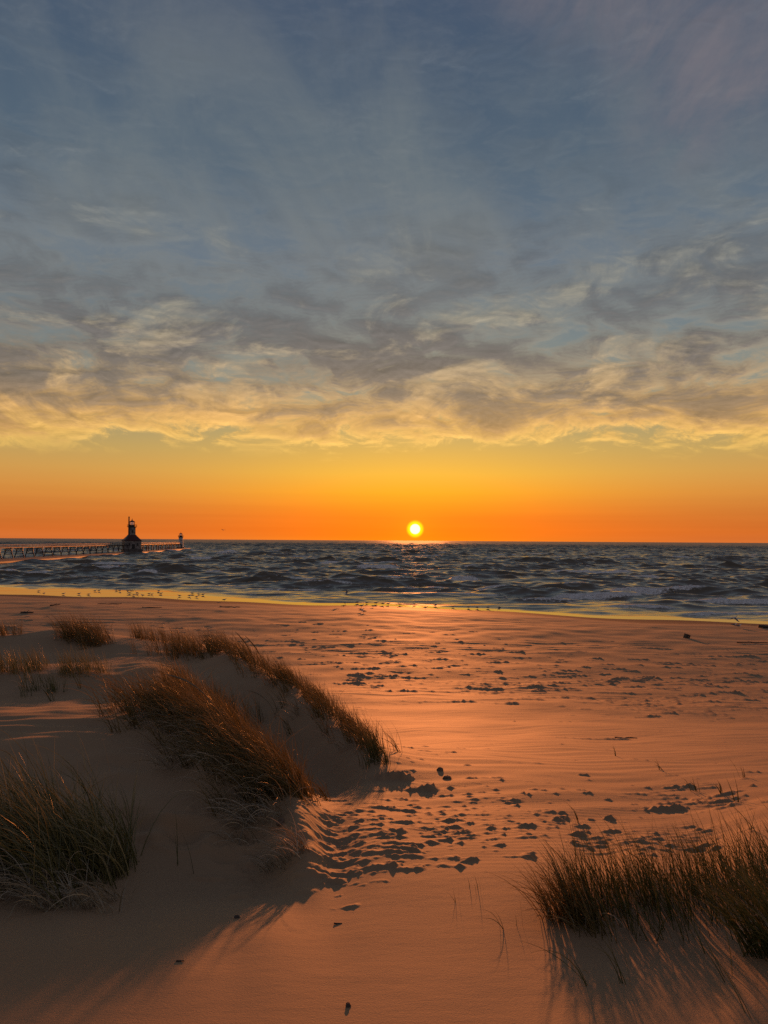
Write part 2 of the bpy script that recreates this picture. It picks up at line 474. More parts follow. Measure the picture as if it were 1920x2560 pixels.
# anchors (the smooth base)
ANCH = []
for px in (900, 1050, 1250, 1500, 1750, 2100, 2500):
    for r, y in PROFILE:
        if (px == 900 and RM(5.2) < y < RM(17)) or (px in (1500, 1750, 2100) and y < RM(6.2)): continue
        if px == 1050 and RM(6.5) < y < RM(16): continue
        if px in (1250, 1500) and RM(12) < y < RM(16): continue
        ANCH.append((px, y))
for px in (-1200, -700, -200, 0, 200, 400, 600, 750):
    for y in (2.75, 3.2, 3.6, 38, 48, 62, 85): ANCH.append((px, y))
for px in (700, 800):
    for y in (25, 30): ANCH.append((px, y))
def uv(x, y):
    r = np.hypot(x, y)
    return np.arctan2(x, y), 0.27 * np.log(np.maximum(r, 0.3))
_cp = np.array([at(*c) for c in CTRL])
_an = np.array([((px - 960) / 1920 * y, y, 0) for px, y in ANCH])
_cx = np.concatenate([_cp[:, 0], _an[:, 0]]); _cy = np.concatenate([_cp[:, 1], _an[:, 1]])
_res = np.concatenate([_cp[:, 2] - base_z(_cp[:, 0], _cp[:, 1]), np.zeros(len(_an))])
_cu, _cv = uv(_cx, _cy)
ELL = 0.10
def kern(d):
    s = math.sqrt(3) * d / ELL
    return (1 + s) * np.exp(-s)
_K = kern(np.hypot(_cu[:, None] - _cu[None], _cv[:, None] - _cv[None]))
_W = np.linalg.solve(_K + 0.012 * np.eye(len(_cu)), _res)
def dune_res(x, y):
    out = np.zeros(len(x))
    u, v = uv(x, y)
    sel = np.where((np.abs(u) < 0.95) & (y > 0))[0]
    for i in range(0, len(sel), 20000):
        s = sel[i:i + 20000]
        out[s] = kern(np.hypot(u[s][:, None] - _cu[None], v[s][:, None] - _cv[None])) @ _W
    return out * sst(np.abs(u), 0.95, 0.8)

# lumps: wind-cut remnants of crusted sand, each with a blunt upwind end and a tail
rng = np.random.RandomState(11)
LUMPS = []
def lump_add(px, yo, size, hgt, elong):
    y = float(RM(yo)); k = y / yo
    s = k * size[0] * (size[1] / size[0]) ** (rng.rand() ** 1.6)
    LUMPS.append(((px - 960) / 1920 * y, y, s, hgt * s * rng.uniform(.5, 1.3), elong * rng.uniform(.6, 1.6), rng.uniform(-.3, .3)))
def lump_field(n, pxr, rowsy, size, hgt, elong):
    for _ in range(n):
        lump_add(rng.uniform(*pxr), math.exp(rng.uniform(math.log(rowsy[0]), math.log(rowsy[1]))), size, hgt, elong)
def lump_cluster(n, px, y, spx, sy, size, hgt, elong):
    for _ in range(n):
        lump_add(px + rng.normal(0, spx), y * math.exp(rng.normal(0, sy)), size, hgt, elong)
lump_cluster(120, 900, 8.4, 110, 0.14, (.022, .10), .33, 4.4)
lump_cluster(110, 800, 7.4, 70, 0.10, (.022, .10), .34, 4.6)
lump_cluster(300, 1080, 8.7, 120, 0.14, (.014, .07), .44, 2.6)
lump_cluster(170, 1270, 9.2, 90, 0.11, (.012, .058), .46, 2.4)
lump_cluster(30, 760, 6.3, 80, 0.05, (.02, .09), .4, 3.0)
lump_cluster(16, 900, 6.2, 80, 0.05, (.02, .08), .42, 2.6)
lump_cluster(170, 1640, 7.9, 95, 0.06, (.018, .075), .4, 3.0)
lump_cluster(60, 1470, 8.7, 80, 0.08, (.014, .07), .6, 1.9)
lump_cluster(50, 1050, 12.0, 120, 0.15, (.02, .10), .42, 4.0)
lump_cluster(34, 1690, 11.2, 60, 0.05, (.03, .14), .32, 4.0)
lump_cluster(30, 1780, 10.6, 60, 0.04, (.03, .18), .36, 3.4)
lump_field(420, (980, 2000), (9, 24), (.012, .06), .55, 3.0)
# middle beach: streaky eroded crust, thickest in two or three belts
for (px, y, spx, sy, n) in ((980, 44, 90, .16, 80), (1150, 46, 120, .12, 80), (1400, 38, 130, .14, 90), (1600, 34, 150, .14, 90), (1800, 34, 130, .16, 90),
                            (1130, 34, 110, .05, 44), (1300, 32, 90, .04, 40), (960, 32, 50, .1, 24), (1750, 27, 150, .06, 60), (1900, 40, 120, .15, 60),
                            (150, 62, 180, .12, 70), (480, 58, 160, .10, 50), (760, 52, 120, .12, 60)):
    lump_cluster(int(n * 2.4), px, y, spx, sy, (.030, .155), .48, 7.0)
lump_field(700, (300, 2000), (25, 60), (.022, .09), .58, 7.0)
lump_field(40, (100, 2000), (55, 80), (.08, .22), .14, 8.0)
# a few named heaps
for px, y, s, h, e in ((905, 33.5, .42, .14, 2.6), (1665, 52, .5, .06, 9), (1880, 48, .3, .09, 10), (150, 64, .5, .16, 4), (40, 60, .8, .16, 5),
                       (1180, 27.5, .3, .09, 5), (1560, 18.5, .22, .05, 6), (1010, 11.9, .18, .09, 3), (1080, 11.2, .16, .08, 2.5)):
    y2 = float(RM(y)); k = y2 / y
    LUMPS.append(((px - 960) / 1920 * y2, y2, s * k, h * k, e, 0.0))
# footprints in the shaded hollow
DENTS = [((px - 960) / 1920 * float(RM(y)), float(RM(y)), s * .66, h * .7) for px, y, s, h in ((330, 8.15, .16, .05), (372, 8.0, .13, .05), (455, 7.95, .13, .05), (490, 8.05, .14, .06), (470, 7.75, .12, .05),
         (585, 7.4, .09, .03), (640, 7.2, .08, .03), (320, 9.9, .2, .03), (365, 9.2, .25, .02), (230, 9.6, .16, .02))]

def lumps_z(x, y):
    out = np.zeros(len(x))
    fw = sst(np.hypot(x, y), 10, 22)
    ca, sa = 0.86, 0.51
    xr, yr = x * ca - y * sa, x * sa + y * ca
    def two(f, g): return pnoise(xr * f, yr * f) * (1 - fw) + pnoise(xr * g, yr * g) * fw
    wob = two(11.0, 3.2) * 0.55 + two(27.0, 8.0) * 0.32
    ordr = np.argsort(y); ys = y[ordr]
    for (lx, ly, s, h, e, sk) in LUMPS:
        a = np.searchsorted(ys, ly - s * 3.2); b = np.searchsorted(ys, ly + s * 3.2)
        if a >= b: continue
        idx = ordr[a:b]
        dx = x[idx] - lx
        k = np.abs(dx) < s * e * 3.5
        idx = idx[k]; dx = dx[k]
        if not len(idx): continue
        dy = y[idx] - ly - sk * dx
        w = wob[idx]
        # tail runs to -x (downwind), blunt at +x ; steep on the -y side
        ax = np.where(dx > 0, dx / (s * 0.8), dx / (s * e))
        ay = np.where(dy < 0, dy / (s * 0.55), dy / (s * 1.15))
        r = np.sqrt(ax * ax + ay * ay) * (1 + w)
        out[idx] = np.maximum(out[idx], h * np.clip(1.15 - r, 0, 1) ** 1.15)
    out *= np.clip(1 + 0.6 * two(19.0, 6.0) + 0.4 * two(43.0, 13.0), 0.3, 1.7)
    for (lx, ly, s, h) in DENTS:
        a = np.searchsorted(ys, ly - s * 3); b = np.searchsorted(ys, ly + s * 3)
        idx = ordr[a:b]
        r2 = ((x[idx] - lx) / (s * 1.6)) ** 2 + ((y[idx] - ly) / s) ** 2
        out[idx] += -h * np.exp(-r2 * 1.5) + 0.4 * h * np.exp(-((np.sqrt(r2) - 1.5) ** 2) * 5)
    return out

def ground_z(x, y, detail=True):
    x = np.asarray(x, dtype=float); y = np.asarray(y, dtype=float)
    shp = x.shape; x = x.ravel(); y = y.ravel()
    r = np.hypot(x, y)
    z = base_z(x, y) + dune_res(x, y)
    s = shore_y(x) - y                      # metres inland
    inland = sst(s, 6, 24)
    z += inland * (0.05 * pnoise(x * 0.55, y * 0.4) + 0.10 * pnoise(x * 0.11 + 4, y * 0.16) * sst(r, 14, 30))
    # cut edge of the last wave, a low scarp parallel with the water
    sc = s + 1.0 * pnoise(x * 0.07, 3.3 + y * 0) - 7.5
    z += 0.10 * sst(sc, -0.5, 0.7) * sst(s, 20, 9)
    sc2 = s + 1.4 * pnoise(x * 0.05 + 7, y * 0 + 8.3) - 12.5
    z += 0.12 * sst(sc2, -0.6, 0.5) * sst(s, 26, 15) * sst(x, -10, 8)
    if detail:
        near = sst(r, 34, 12)
        # wind streaks running down from the right, and fine ripples
        st = pnoise(x * 0.9 + y * 0.35, (y - 0.33 * x) * 3.2)
        z += 0.035 * pnoise(x * 0.85 + 3, y * 1.1) * sst(x, 0.4, -1.2) * sst(r, 26, 14) * sst(y, 4.2, 5.2)
        z += 0.012 * pnoise(x * 2.3, y * 3.1 + x) * sst(x, 0.2, -0.8) * sst(r, 20, 10) * sst(y, 4.2, 5.0)
        z += near * 0.012 * st * inland * sst(r, 3.5, 7.5)
        rip = np.sin((y * 1.0 - 0.16 * x + 0.16 * pnoise(x * 1.1, y * 1.1)) * 2 * math.pi / 0.085)
        rm = np.clip(pnoise(x * 0.33 + 9, y * 0.33) * 1.6 + 0.1, 0, 1)
        z += 0.0008 * rip * rm * sst(x, -0.6, 0.9) * sst(r, 13, 6)
        # long ripples on the lit rim
        rr = np.sin((y - 0.10 * x + 0.2 * pnoise(x * 0.7, y * 0.9)) * 2 * math.pi / 0.21)
        z += 0.006 * rr * np.exp(-((y - RM(11.4)) / 0.45) ** 2) * sst(x, -1.6, -2.5)
        # scour hollows
        z += lumps_z(x, y)
        belt = sst(r, 24, 30) * sst(s, 16, 30)
        streak = fbm(x * 0.22, y * 1.15, 4, 0.55)
        pat = sst(pnoise(x * 0.05 + 3, y * 0.09), -0.15, 0.35)
        z += belt * pat * 0.05 * np.clip(streak - 0.12, 0, 1)
    return z.reshape(shp)

# ------------------------------------------------------------------ materials
def material(name):
    m = bpy.data.materials.new(name)
    m.use_nodes = True
    return m, NT(m.node_tree)

def simple_mat(name, col, rough=0.7, var=0.25, scale=3.0, metallic=0.0, spec=0.4):
    m, T = material(name)
    out = T.n('ShaderNodeOutputMaterial'); b = T.n('ShaderNodeBsdfPrincipled')
    T.link(b.outputs[0], out.inputs[0])
    tc = T.n('ShaderNodeTexCoord')
    nz = T.noise(tc.outputs['Object'], scale, 5, 0.6)
    c2 = tuple(max(0, k * (1 - var)) for k in col) + (1,)
    c3 = tuple(min(1, k * (1 + var)) for k in col) + (1,)
    T.link(T.mix(T.ss(nz, .3, .7), c2, c3), b.inputs['Base Color'])
    b.inputs['Roughness'].default_value = rough
    b.inputs['Metallic'].default_value = metallic
    b.inputs['Specular IOR Level'].default_value = spec
    bp = T.n('ShaderNodeBump'); bp.inputs['Strength'].default_value = 0.25
    T.link(nz, bp.inputs['Height']); T.link(bp.outputs[0], b.inputs['Normal'])
    return m

def sand_mat():
    m, T = material('dry_sand')
    out = T.n('ShaderNodeOutputMaterial'); b = T.n('ShaderNodeBsdfPrincipled')
    T.link(b.outputs[0], out.inputs[0])
    geo = T.n('ShaderNodeNewGeometry')
    pos = geo.outputs['Position']
    at_w = T.n('ShaderNodeAttribute'); at_w.attribute_name = 'wet'
    wet = at_w.outputs['Fac']
    big = T.noise(pos, 0.8, 4, 0.6)
    mp = T.n('ShaderNodeMapping'); mp.inputs['Scale'].default_value = (0.5, 2.2, 1)
    T.link(pos, mp.inputs[0])
    strk = T.noise(mp.outputs[0], 1.2, 5, 0.6)
    grain = T.noise(pos, 260, 2, 0.7)
    dry = T.mix(big, (0.245, 0.156, 0.083, 1), (0.30, 0.190, 0.101, 1))
    dry = T.mix(T.m('MULTIPLY', T.ss(strk, .35, .7), .35), dry, (0.25, 0.15, 0.078, 1))
    dry = T.mix(T.ss(grain, .60, .74, 0, .55), dry, (0.14, 0.10, 0.07, 1))
    wetc = T.mix(big, (0.08, 0.050, 0.032, 1), (0.11, 0.07, 0.046, 1))
    T.link(T.mix(wet, dry, wetc), b.inputs['Base Color'])
    T.put(b.inputs['Roughness'], T.m('MULTIPLY_ADD', wet, -0.08, 0.82))
    T.put(b.inputs['Specular IOR Level'], T.m('MULTIPLY_ADD', wet, -0.22, 0.35))
    b1 = T.n('ShaderNodeBump'); b1.inputs['Strength'].default_value = 0.35; b1.inputs['Distance'].default_value = 0.004
    T.link(T.noise(pos, 120, 3, 0.7), b1.inputs['Height'])
    b2 = T.n('ShaderNodeBump'); b2.inputs['Strength'].default_value = 0.3; b2.inputs['Distance'].default_value = 0.012
    mp2 = T.n('ShaderNodeMapping'); mp2.inputs['Scale'].default_value = (1.2, 3.2, 1); mp2.inputs['Rotation'].default_value = (0, 0, 0.12)
    T.link(pos, mp2.inputs[0])
    T.link(T.noise(mp2.outputs[0], 1.7, 6, 0.62), b2.inputs['Height'])
    T.link(b2.outputs[0], b1.inputs['Normal'])
    T.link(b1.outputs[0], b.inputs['Normal'])
    return m

def water_mat():
    m, T = material('lake_water')
    out = T.n('ShaderNodeOutputMaterial'); b = T.n('ShaderNodeBsdfPrincipled')
    geo = T.n('ShaderNodeNewGeometry'); pos = geo.outputs['Position']
    fa = T.n('ShaderNodeAttribute'); fa.attribute_name = 'foam'
    ca = T.n('ShaderNodeAttribute'); ca.attribute_name = 'calm'
    da = T.n('ShaderNodeAttribute'); da.attribute_name = 'dist'
    mp = T.n('ShaderNodeMapping'); mp.inputs['Scale'].default_value = (0.32, 1.25, 1); T.link(pos, mp.inputs[0])
    fn = T.noise(mp.outputs[0], 1.4, 7, 0.66)
    fn2 = T.noise(pos, 0.35, 3, 0.5)
    fl = T.noise(pos, 2.3, 6, 0.7)
    lace = T.m('ADD', T.m('MULTIPLY', T.m('SUBTRACT', fn, 0.5), 1.5), T.m('MULTIPLY', T.m('SUBTRACT', fl, 0.5), 1.3))
    foam = T.ss(T.m('ADD', fa.outputs['Fac'], lace), 0.34, 0.66)
    T.put(b.inputs['Base Color'], T.mix(ca.outputs['Fac'], T.mix(fn2, (0.085, 0.070, 0.048, 1), (0.13, 0.106, 0.070, 1)), (0.24, 0.17, 0.11, 1)))  # calm part: sand under thin water, lightened further to brighten the pool
    T.put(b.inputs['IOR'], T.m('MULTIPLY_ADD', ca.outputs['Fac'], 0.35, 1.333))  # index raised above that of water so the calm pool reflects brighter
    T.put(b.inputs['Roughness'], T.m('ADD', T.m('MULTIPLY_ADD', T.m('SUBTRACT', 1.0, ca.outputs['Fac']), 0.12, 0.03), T.ss(da.outputs['Fac'], 200.0, 1500.0, 0.0, 0.30)))
    # chop smaller than the mesh
    bp = T.n('ShaderNodeBump'); bp.inputs['Distance'].default_value = 0.03
    T.put(bp.inputs['Strength'], T.m('MULTIPLY', T.m('SUBTRACT', 1.0, ca.outputs['Fac']), 0.8))
    mp3 = T.n('ShaderNodeMapping'); mp3.inputs['Scale'].default_value = (0.55, 1.1, 1); T.link(pos, mp3.inputs[0])
    T.link(T.noise(mp3.outputs[0], 1.0, 6, 0.6), bp.inputs['Height'])
    T.link(bp.outputs[0], b.inputs['Normal'])
    fb = T.n('ShaderNodeBsdfDiffuse')
    T.put(fb.inputs['Color'], T.mix(T.ss(fl, 0.35, 0.62), (0.62, 0.59, 0.55, 1), (0.95, 0.93, 0.90, 1)))
    fbp = T.n('ShaderNodeBump'); fbp.inputs['Distance'].default_value = 0.7; fbp.inputs['Strength'].default_value = 1.0
    T.link(T.noise(pos, 2.6, 6, 0.65), fbp.inputs['Height']); T.link(fbp.outputs[0], fb.inputs['Normal'])
    ms = T.n('ShaderNodeMixShader')
    T.link(foam, ms.inputs[0]); T.link(b.outputs[0], ms.inputs[1]); T.link(fb.outputs[0], ms.inputs[2])
    T.link(ms.outputs[0], out.inputs[0])
    return m

def blade_mat(name, c1, c2, c3, trans=0.45, rough=0.35, spec=0.06):
    m, T = material(name)
    out = T.n('ShaderNodeOutputMaterial')
    ta = T.n('ShaderNodeAttribute'); ta.attribute_name = 'tone'
    tp = T.n('ShaderNodeAttribute'); tp.attribute_name = 'along'
    c = T.mix(T.ss(ta.outputs['Fac'], .15, .6), c1 + (1,), c2 + (1,))
    c = T.mix(T.ss(ta.outputs['Fac'], .72, 1.0), c, c3 + (1,))
    c = T.mix(T.m('MULTIPLY', T.ss(tp.outputs['Fac'], .55, 1.0), .5), c, c3 + (1,))
    df = T.n('ShaderNodeBsdfDiffuse'); tr = T.n('ShaderNodeBsdfTranslucent'); gl = T.n('ShaderNodeBsdfGlossy')
    T.link(c, df.inputs[0]); T.link(c, tr.inputs[0])
    gl.inputs['Roughness'].default_value = rough
    gl.inputs['Color'].default_value = (0.9, 0.85, 0.75, 1)
    m1 = T.n('ShaderNodeMixShader'); m1.inputs[0].default_value = trans
    T.link(df.outputs[0], m1.inputs[1]); T.link(tr.outputs[0], m1.inputs[2])
    m2 = T.n('ShaderNodeMixShader'); m2.inputs[0].default_value = spec
    T.link(m1.outputs[0], m2.inputs[1]); T.link(gl.outputs[0], m2.inputs[2])
    T.link(m2.outputs[0], out.inputs[0])
    return m

M_SAND = sand_mat()
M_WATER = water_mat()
M_GREEN = blade_mat('beach_grass_green', (0.048, 0.056, 0.016), (0.075, 0.080, 0.024), (0.12, 0.105, 0.040), 0.2, .4, .025)
M_OLIVE = blade_mat('beach_grass_olive', (0.080, 0.078, 0.024), (0.135, 0.115, 0.038), (0.28, 0.23, 0.11), 0.28, .35, .04)
M_RUST = blade_mat('beach_grass_autumn', (0.070, 0.054, 0.014), (0.125, 0.083, 0.022), (0.24, 0.17, 0.075), 0.36, .35, .03)
M_DRY = blade_mat('dead_grass', (0.18, 0.14, 0.085), (0.28, 0.22, 0.14), (0.42, 0.35, 0.25), 0.25)
M_DARKIRON = simple_mat('dark_painted_iron', (0.020, 0.018, 0.017), 0.6)
M_ROOF = simple_mat('red_roof_paint', (0.05, 0.013, 0.011), 0.55, 0.2, 1.2)
M_WHITE = simple_mat('white_painted_iron', (0.42, 0.40, 0.38), 0.6, 0.3, 1.2)
M_RUSTWHITE = simple_mat('rust_stained_white_iron', (0.17, 0.155, 0.145), 0.7, 0.5, 0.9)
M_CONC = simple_mat('wet_concrete', (0.075, 0.066, 0.060), 0.6, 0.35, 0.8)
M_WOOD = simple_mat('weathered_wood', (0.055, 0.042, 0.033), 0.85, 0.4, 6.0)
M_PALEWOOD = simple_mat('bleached_wood', (0.30, 0.24, 0.19), 0.8, 0.3, 8.0)
M_CLOD = simple_mat('dark_crusted_sand', (0.15, 0.10, 0.065), 0.95, 0.4, 20.0)
M_FEATHER_DARK = simple_mat('grey_feathers', (0.13, 0.13, 0.14), 0.8, 0.2, 9.0)
M_FEATHER_WHITE = simple_mat('white_feathers', (0.62, 0.60, 0.57), 0.8, 0.1, 9.0)
M_BILL = simple_mat('yellow_bill', (0.40, 0.22, 0.04), 0.5, 0.1, 9.0)
M_GLASS = bpy.data.materials.new('lantern_glass'); M_GLASS.use_nodes = True
def _glass():
    T = NT(M_GLASS.node_tree)
    out = T.n('ShaderNodeOutputMaterial'); tr = T.n('ShaderNodeBsdfTransparent'); gl = T.n('ShaderNodeBsdfGlossy')
    gl.inputs['Roughness'].default_value = 0.05
    ms = T.n('ShaderNodeMixShader'); ms.inputs[0].default_value = 0.3
    tr.inputs[0].default_value = (0.93, 0.95, 0.95, 1)
    T.link(tr.outputs[0], ms.inputs[1]); T.link(gl.outputs[0], ms.inputs[2]); T.link(ms.outputs[0], out.inputs[0])
_glass()

# ------------------------------------------------------------------ sand
def polar_grid(rings, az):
    R, A = np.meshgrid(rings, az, indexing='ij')
    return R * np.sin(A), R * np.cos(A)
def grid_quads(nr, na, wrap=False):
    i = np.arange(nr - 1)[:, None]; j = np.arange(na if wrap else na - 1)[None, :]
    a = i * na + j; b = i * na + (j + 1) % na
    return np.stack([a, b, b + na, a + na], -1).reshape(-1, 4)[:, ::-1]

def build_sand():
    rings = [0.25]
    while rings[-1] < 3500:
        r = rings[-1]
        if r < 2.2: dr = 0.06
        elif r < 25: dr = max(0.007, 1.25 * r * r / ((1.5 + 0.24 * r) * 768))
        elif r < 80: dr = 0.17
        elif r < 132: dr = 0.4
        else: dr = (r - 110) * 0.12
        rings.append(r + dr)
    rings = np.array(rings)
    dense = np.radians(np.arange(-36, 36.001, 0.115))
    left = np.radians(np.concatenate([np.arange(-180, -60, 3.0), np.arange(-60, -36, 0.6)]))
    right = -left[::-1]
    az = np.concatenate([left, dense, right[:-1]])
    x, y = polar_grid(rings, az)
    z = ground_z(x, y)
    s = shore_y(x) - y
    n = pnoise(x * 0.11, y * 0.2)
    wet = sst(s + 2.0 * n + 1.2 * pnoise(x * 0.05, y * 0), 11.0, 8.8)
    V = np.stack([x, y, z], -1).reshape(-1, 3)
    o = mesh_np('sand', V, grid_quads(len(rings), len(az), True), mat=M_SAND, attrs={'wet': wet.ravel()})
    tag(o, 'wind blown beach sand with low dunes running down to the lake', 'sand', kind='structure')
    return len(V)
print('sand verts', build_sand())

# ------------------------------------------------------------------ lake
rw = np.random.RandomState(3)
WAVES = []
for lam in np.geomspace(1.6, 26, 34):
    th = math.radians(rw.normal(4, 26))
    WAVES.append((lam, math.sin(th), -math.cos(th), rw.uniform(0, 2 * math.pi), 0.0185 * lam ** 0.74 * (1.5 if lam > 9 else 1.0) * rw.uniform(.6, 1.3)))
# breakers: bearing of left end, right end, row on the water, height, foam strength
BREAK = [(1480, 1760, 1482, 1.15, 1.0, 0), (1330, 1490, 1474, 1.15, 0.10, 1), (1375, 1600, 1432, 1.05, .9, 1), (1560, 1650, 1444, .9, .9, 0), (1640, 1930, 1450, .8, .3, 0),
         (1380, 1620, 1492, .55, .9, 0), (1620, 2000, 1508, .6, .85, 0), (1280, 1460, 1500, .4, .5, 0), (1480, 1700, 1519, .3, .7, 0), (1700, 2050, 1538, .4, .7, 0),
         (1840, 2000, 1492, .8, .7, 0), (236, 306, 1428, 1.3, 1.0, 1), (338, 398, 1434, 1.2, 1.0, 0), (150, 236, 1408, 1.5, .25, 1), (40, 130, 1436, .8, .6, 0), (-60, 40, 1430, .8, .7, 0),
         (130, 280, 1440, .6, .5, 0), (510, 560, 1434, 1.0, .7, 0), (250, 440, 1448, .5, .4, 0), (440, 560, 1408, 1.4, .35, 1), (535, 600, 1386, 1.7, .5, 1), (470, 530, 1399, 1.3, .8, 1),
         (560, 640, 1424, 1.1, .5, 1), (640, 740, 1440, 1.2, .35, 1), (790, 940, 1410, 1.1, .9, 1), (890, 1000, 1421, 1.0, .9, 1), (1000, 1070, 1402, 1.3, .15, 1), (740, 820, 1424, .8, .3, 0),
         (820, 1030, 1451, .65, .9, 0), (1000, 1070, 1446, 1.1, .1, 1), (690, 830, 1452, .5, .5, 0), (1060, 1290, 1472, .6, .85, 0), (1120, 1200, 1452, 1.1, .8, 1), (1170, 1300, 1446, 1.0, .1, 1),
         (720, 900, 1465, .4, .7, 0), (640, 820, 1475, .35, .6, 0), (870, 1040, 1488, .35, .5, 0), (1030, 1260, 1490, .35, .6, 0), (930, 1100, 1474, .3, .4, 0),
         (1150, 1290, 1418, 1.0, .7, 1), (970, 1080, 1380, 1.2, .6, 1), (800, 860, 1375, 1.1, .5, 0), (660, 740, 1390, 1.3, .4, 1), (20, 200, 1462, .35, .4, 0), (250, 480, 1462, .35, .3, 0),
         (480, 640, 1470, .3, .5, 0), (0, 300, 1474, .22, .3, 0), (520, 760, 1486, .25, .4, 0), (1250, 1500, 1466, .35, .6, 0), (1700, 1900, 1428, .9, .25, 1), (1500, 1640, 1402, 1.0, .15, 1),
         (1640, 1760, 1395, 1.1, .1, 0), (1800, 1920, 1412, 1.0, .2, 0), (1240, 1330, 1398, 1.1, .2, 0), (560, 700, 1400, 1.2, .2, 0), (380, 500, 1424, 1.1, .15, 0)]
def build_water():
    rings = [38.0]
    while rings[-1] < 60000:
        r = rings[-1]
        if r < 78: dr = 0.45
        elif r < 230: dr = 0.36
        elif r < 700: dr = 0.36 + (r - 230) * 0.0034
        elif r < 1500: dr = 2.0 + (r - 700) * 0.006
        elif r < 7000: dr = 6.8 + (r - 1500) * 0.012
        else: dr = 73 + (r - 7000) * 0.2
        rings.append(r + dr)
    rings = np.array(rings)
    dense = np.radians(np.arange(-33, 33.001, 0.115))
    left = np.radians(np.concatenate([np.arange(-130, -60, 3.0), np.arange(-60, -33, 0.5)]))
    az = np.concatenate([left, dense, -left[::-1]])
    x, y = polar_grid(rings, az)
    s = y - shore_y(x)                      # metres offshore
    r = np.hypot(x, y)
    eta = np.zeros_like(x); ddx = np.zeros_like(x); ddy = np.zeros_like(x)
    amp = 0.30 + 0.70 * sst(s, 3, 40)
    grp = 0.75 + 0.5 * pnoise(x * 0.02, y * 0.03)
    for lam, dx, dy, ph, a in WAVES:
        k = 2 * math.pi / lam
        fade = sst(rings, lam * 320, lam * 160)[:, None]          # waves the mesh cannot carry any more
        if lam > 6: fade = np.ones_like(fade)
        p = k * (x * dx + y * dy) + ph + 1.1 * pnoise(x / (lam * 3) + lam, y / (lam * 3))
        aa = a * amp * grp * fade
        eta += aa * np.sin(p)
        ddx += 0.95 * aa * dx * np.cos(p); ddy += 0.95 * aa * dy * np.cos(p)
    foam = 0.12 * sst(s, 130, 60) + 0.08 * sst(s, 40, 12)
    lumpy = fbm(x * 0.9, y * 0.9, 4, 0.6)
    for (p0, p1, row, h, f, raised) in BREAK:
        a = on_level(p0, row); b = on_level(p1, row)
        L = b - a
        ln = math.hypot(L[0], L[1])
        ux, uy = L[0] / ln, L[1] / ln
        # follow the line of the shore a little
        tx = ((x - a[0]) * ux + (y - a[1]) * uy) / ln
        n = -(x - a[0]) * uy + (y - a[1]) * ux
        m = (tx > -0.4) & (tx < 1.4) & (np.abs(n) < 22)
        if not m.any(): continue
        t = tx[m]; q = n[m] + 1.0 * pnoise(x[m] * 0.11 + row, y[m] * 0.0 + p0 * 0.013) + 0.35 * pnoise(x[m] * 0.4 + row, y[m] * 0 + 2.5)
        env = sst(t, -0.15, 0.22) * sst(t, 1.15, 0.78) * (0.8 + 0.35 * pnoise(x[m] * 0.16 + p0, y[m] * 0.1))
        hh = h * 1.0
        wf = 0.55 + 0.75 * hh; wb = 1.4 + 3.2 * hh
        prof = np.where(q < 0, np.exp(-(q / wf) ** 2), np.exp(-(q / wb) ** 2))
        trough = np.exp(-((q + wf * 2.4) / (wf * 1.5)) ** 2)
        eta[m] = eta[m] * (1 - 0.75 * env * prof) + hh * env * prof - 0.12 * hh * env * trough
        fr = np.where(q < 0, np.exp(-(q / (wf * 1.5)) ** 4), np.exp(-(q / (wb * 0.35)) ** 2))
        ff = min(1.15, f * 1.35) * env * fr
        if f < 0.5 or raised: ff = np.maximum(ff * (0.6 if f < 0.5 else 1), 0.72 * env * np.exp(-((q - 0.1) / (0.35 + 0.25 * wf)) ** 2) * sst(pnoise(x[m] * 0.12 + row * 3.1, y[m] * 0), -0.05, 0.25))
        eta[m] += 0.13 * hh * ff * lumpy[m] + 0.07 * hh * ff * np.abs(lumpy[m])
        foam[m] = np.maximum(foam[m], ff)
        foam[m] += 0.12 * f * env * np.exp(-((q + wf * 3.2) / (wf * 2.6)) ** 2)
    # whitecaps farther out
    cap = sst(pnoise(x * 0.035 + 5, y * 0.055), 0.38, 0.6) * sst(eta, 0.28, 0.55) * sst(s, 60, 120) * sst(r, 900, 500)
    foam = np.maximum(foam, 0.75 * cap)
    wc = 2.3 + 13.5 * sst(x, -12, -40) + 1.5 * pnoise(x * 0.05, x * 0)
    eta *= sst(s, wc * 0.7, wc * 1.2 + 1.0)
    wob = 0.012 * pnoise(x * 0.12, y * 0.5) * sst(s, -2, 3)
    V = np.stack([x + ddx * sst(s, wc * .6, wc * 1.5), y + ddy * sst(s, wc * .6, wc * 1.5), eta + wob], -1).reshape(-1, 3)
    # thin lines of the last spent ripples across the wet edge
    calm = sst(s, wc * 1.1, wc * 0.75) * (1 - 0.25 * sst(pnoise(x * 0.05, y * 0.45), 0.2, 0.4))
    foam *= sst(s, wc * .5, wc)
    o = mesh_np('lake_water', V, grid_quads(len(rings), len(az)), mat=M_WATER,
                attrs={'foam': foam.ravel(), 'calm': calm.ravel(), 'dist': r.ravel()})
    tag(o, 'choppy dark lake with rows of breaking waves near the beach', 'lake', kind='structure')
    return len(V)
print('water verts', build_water())

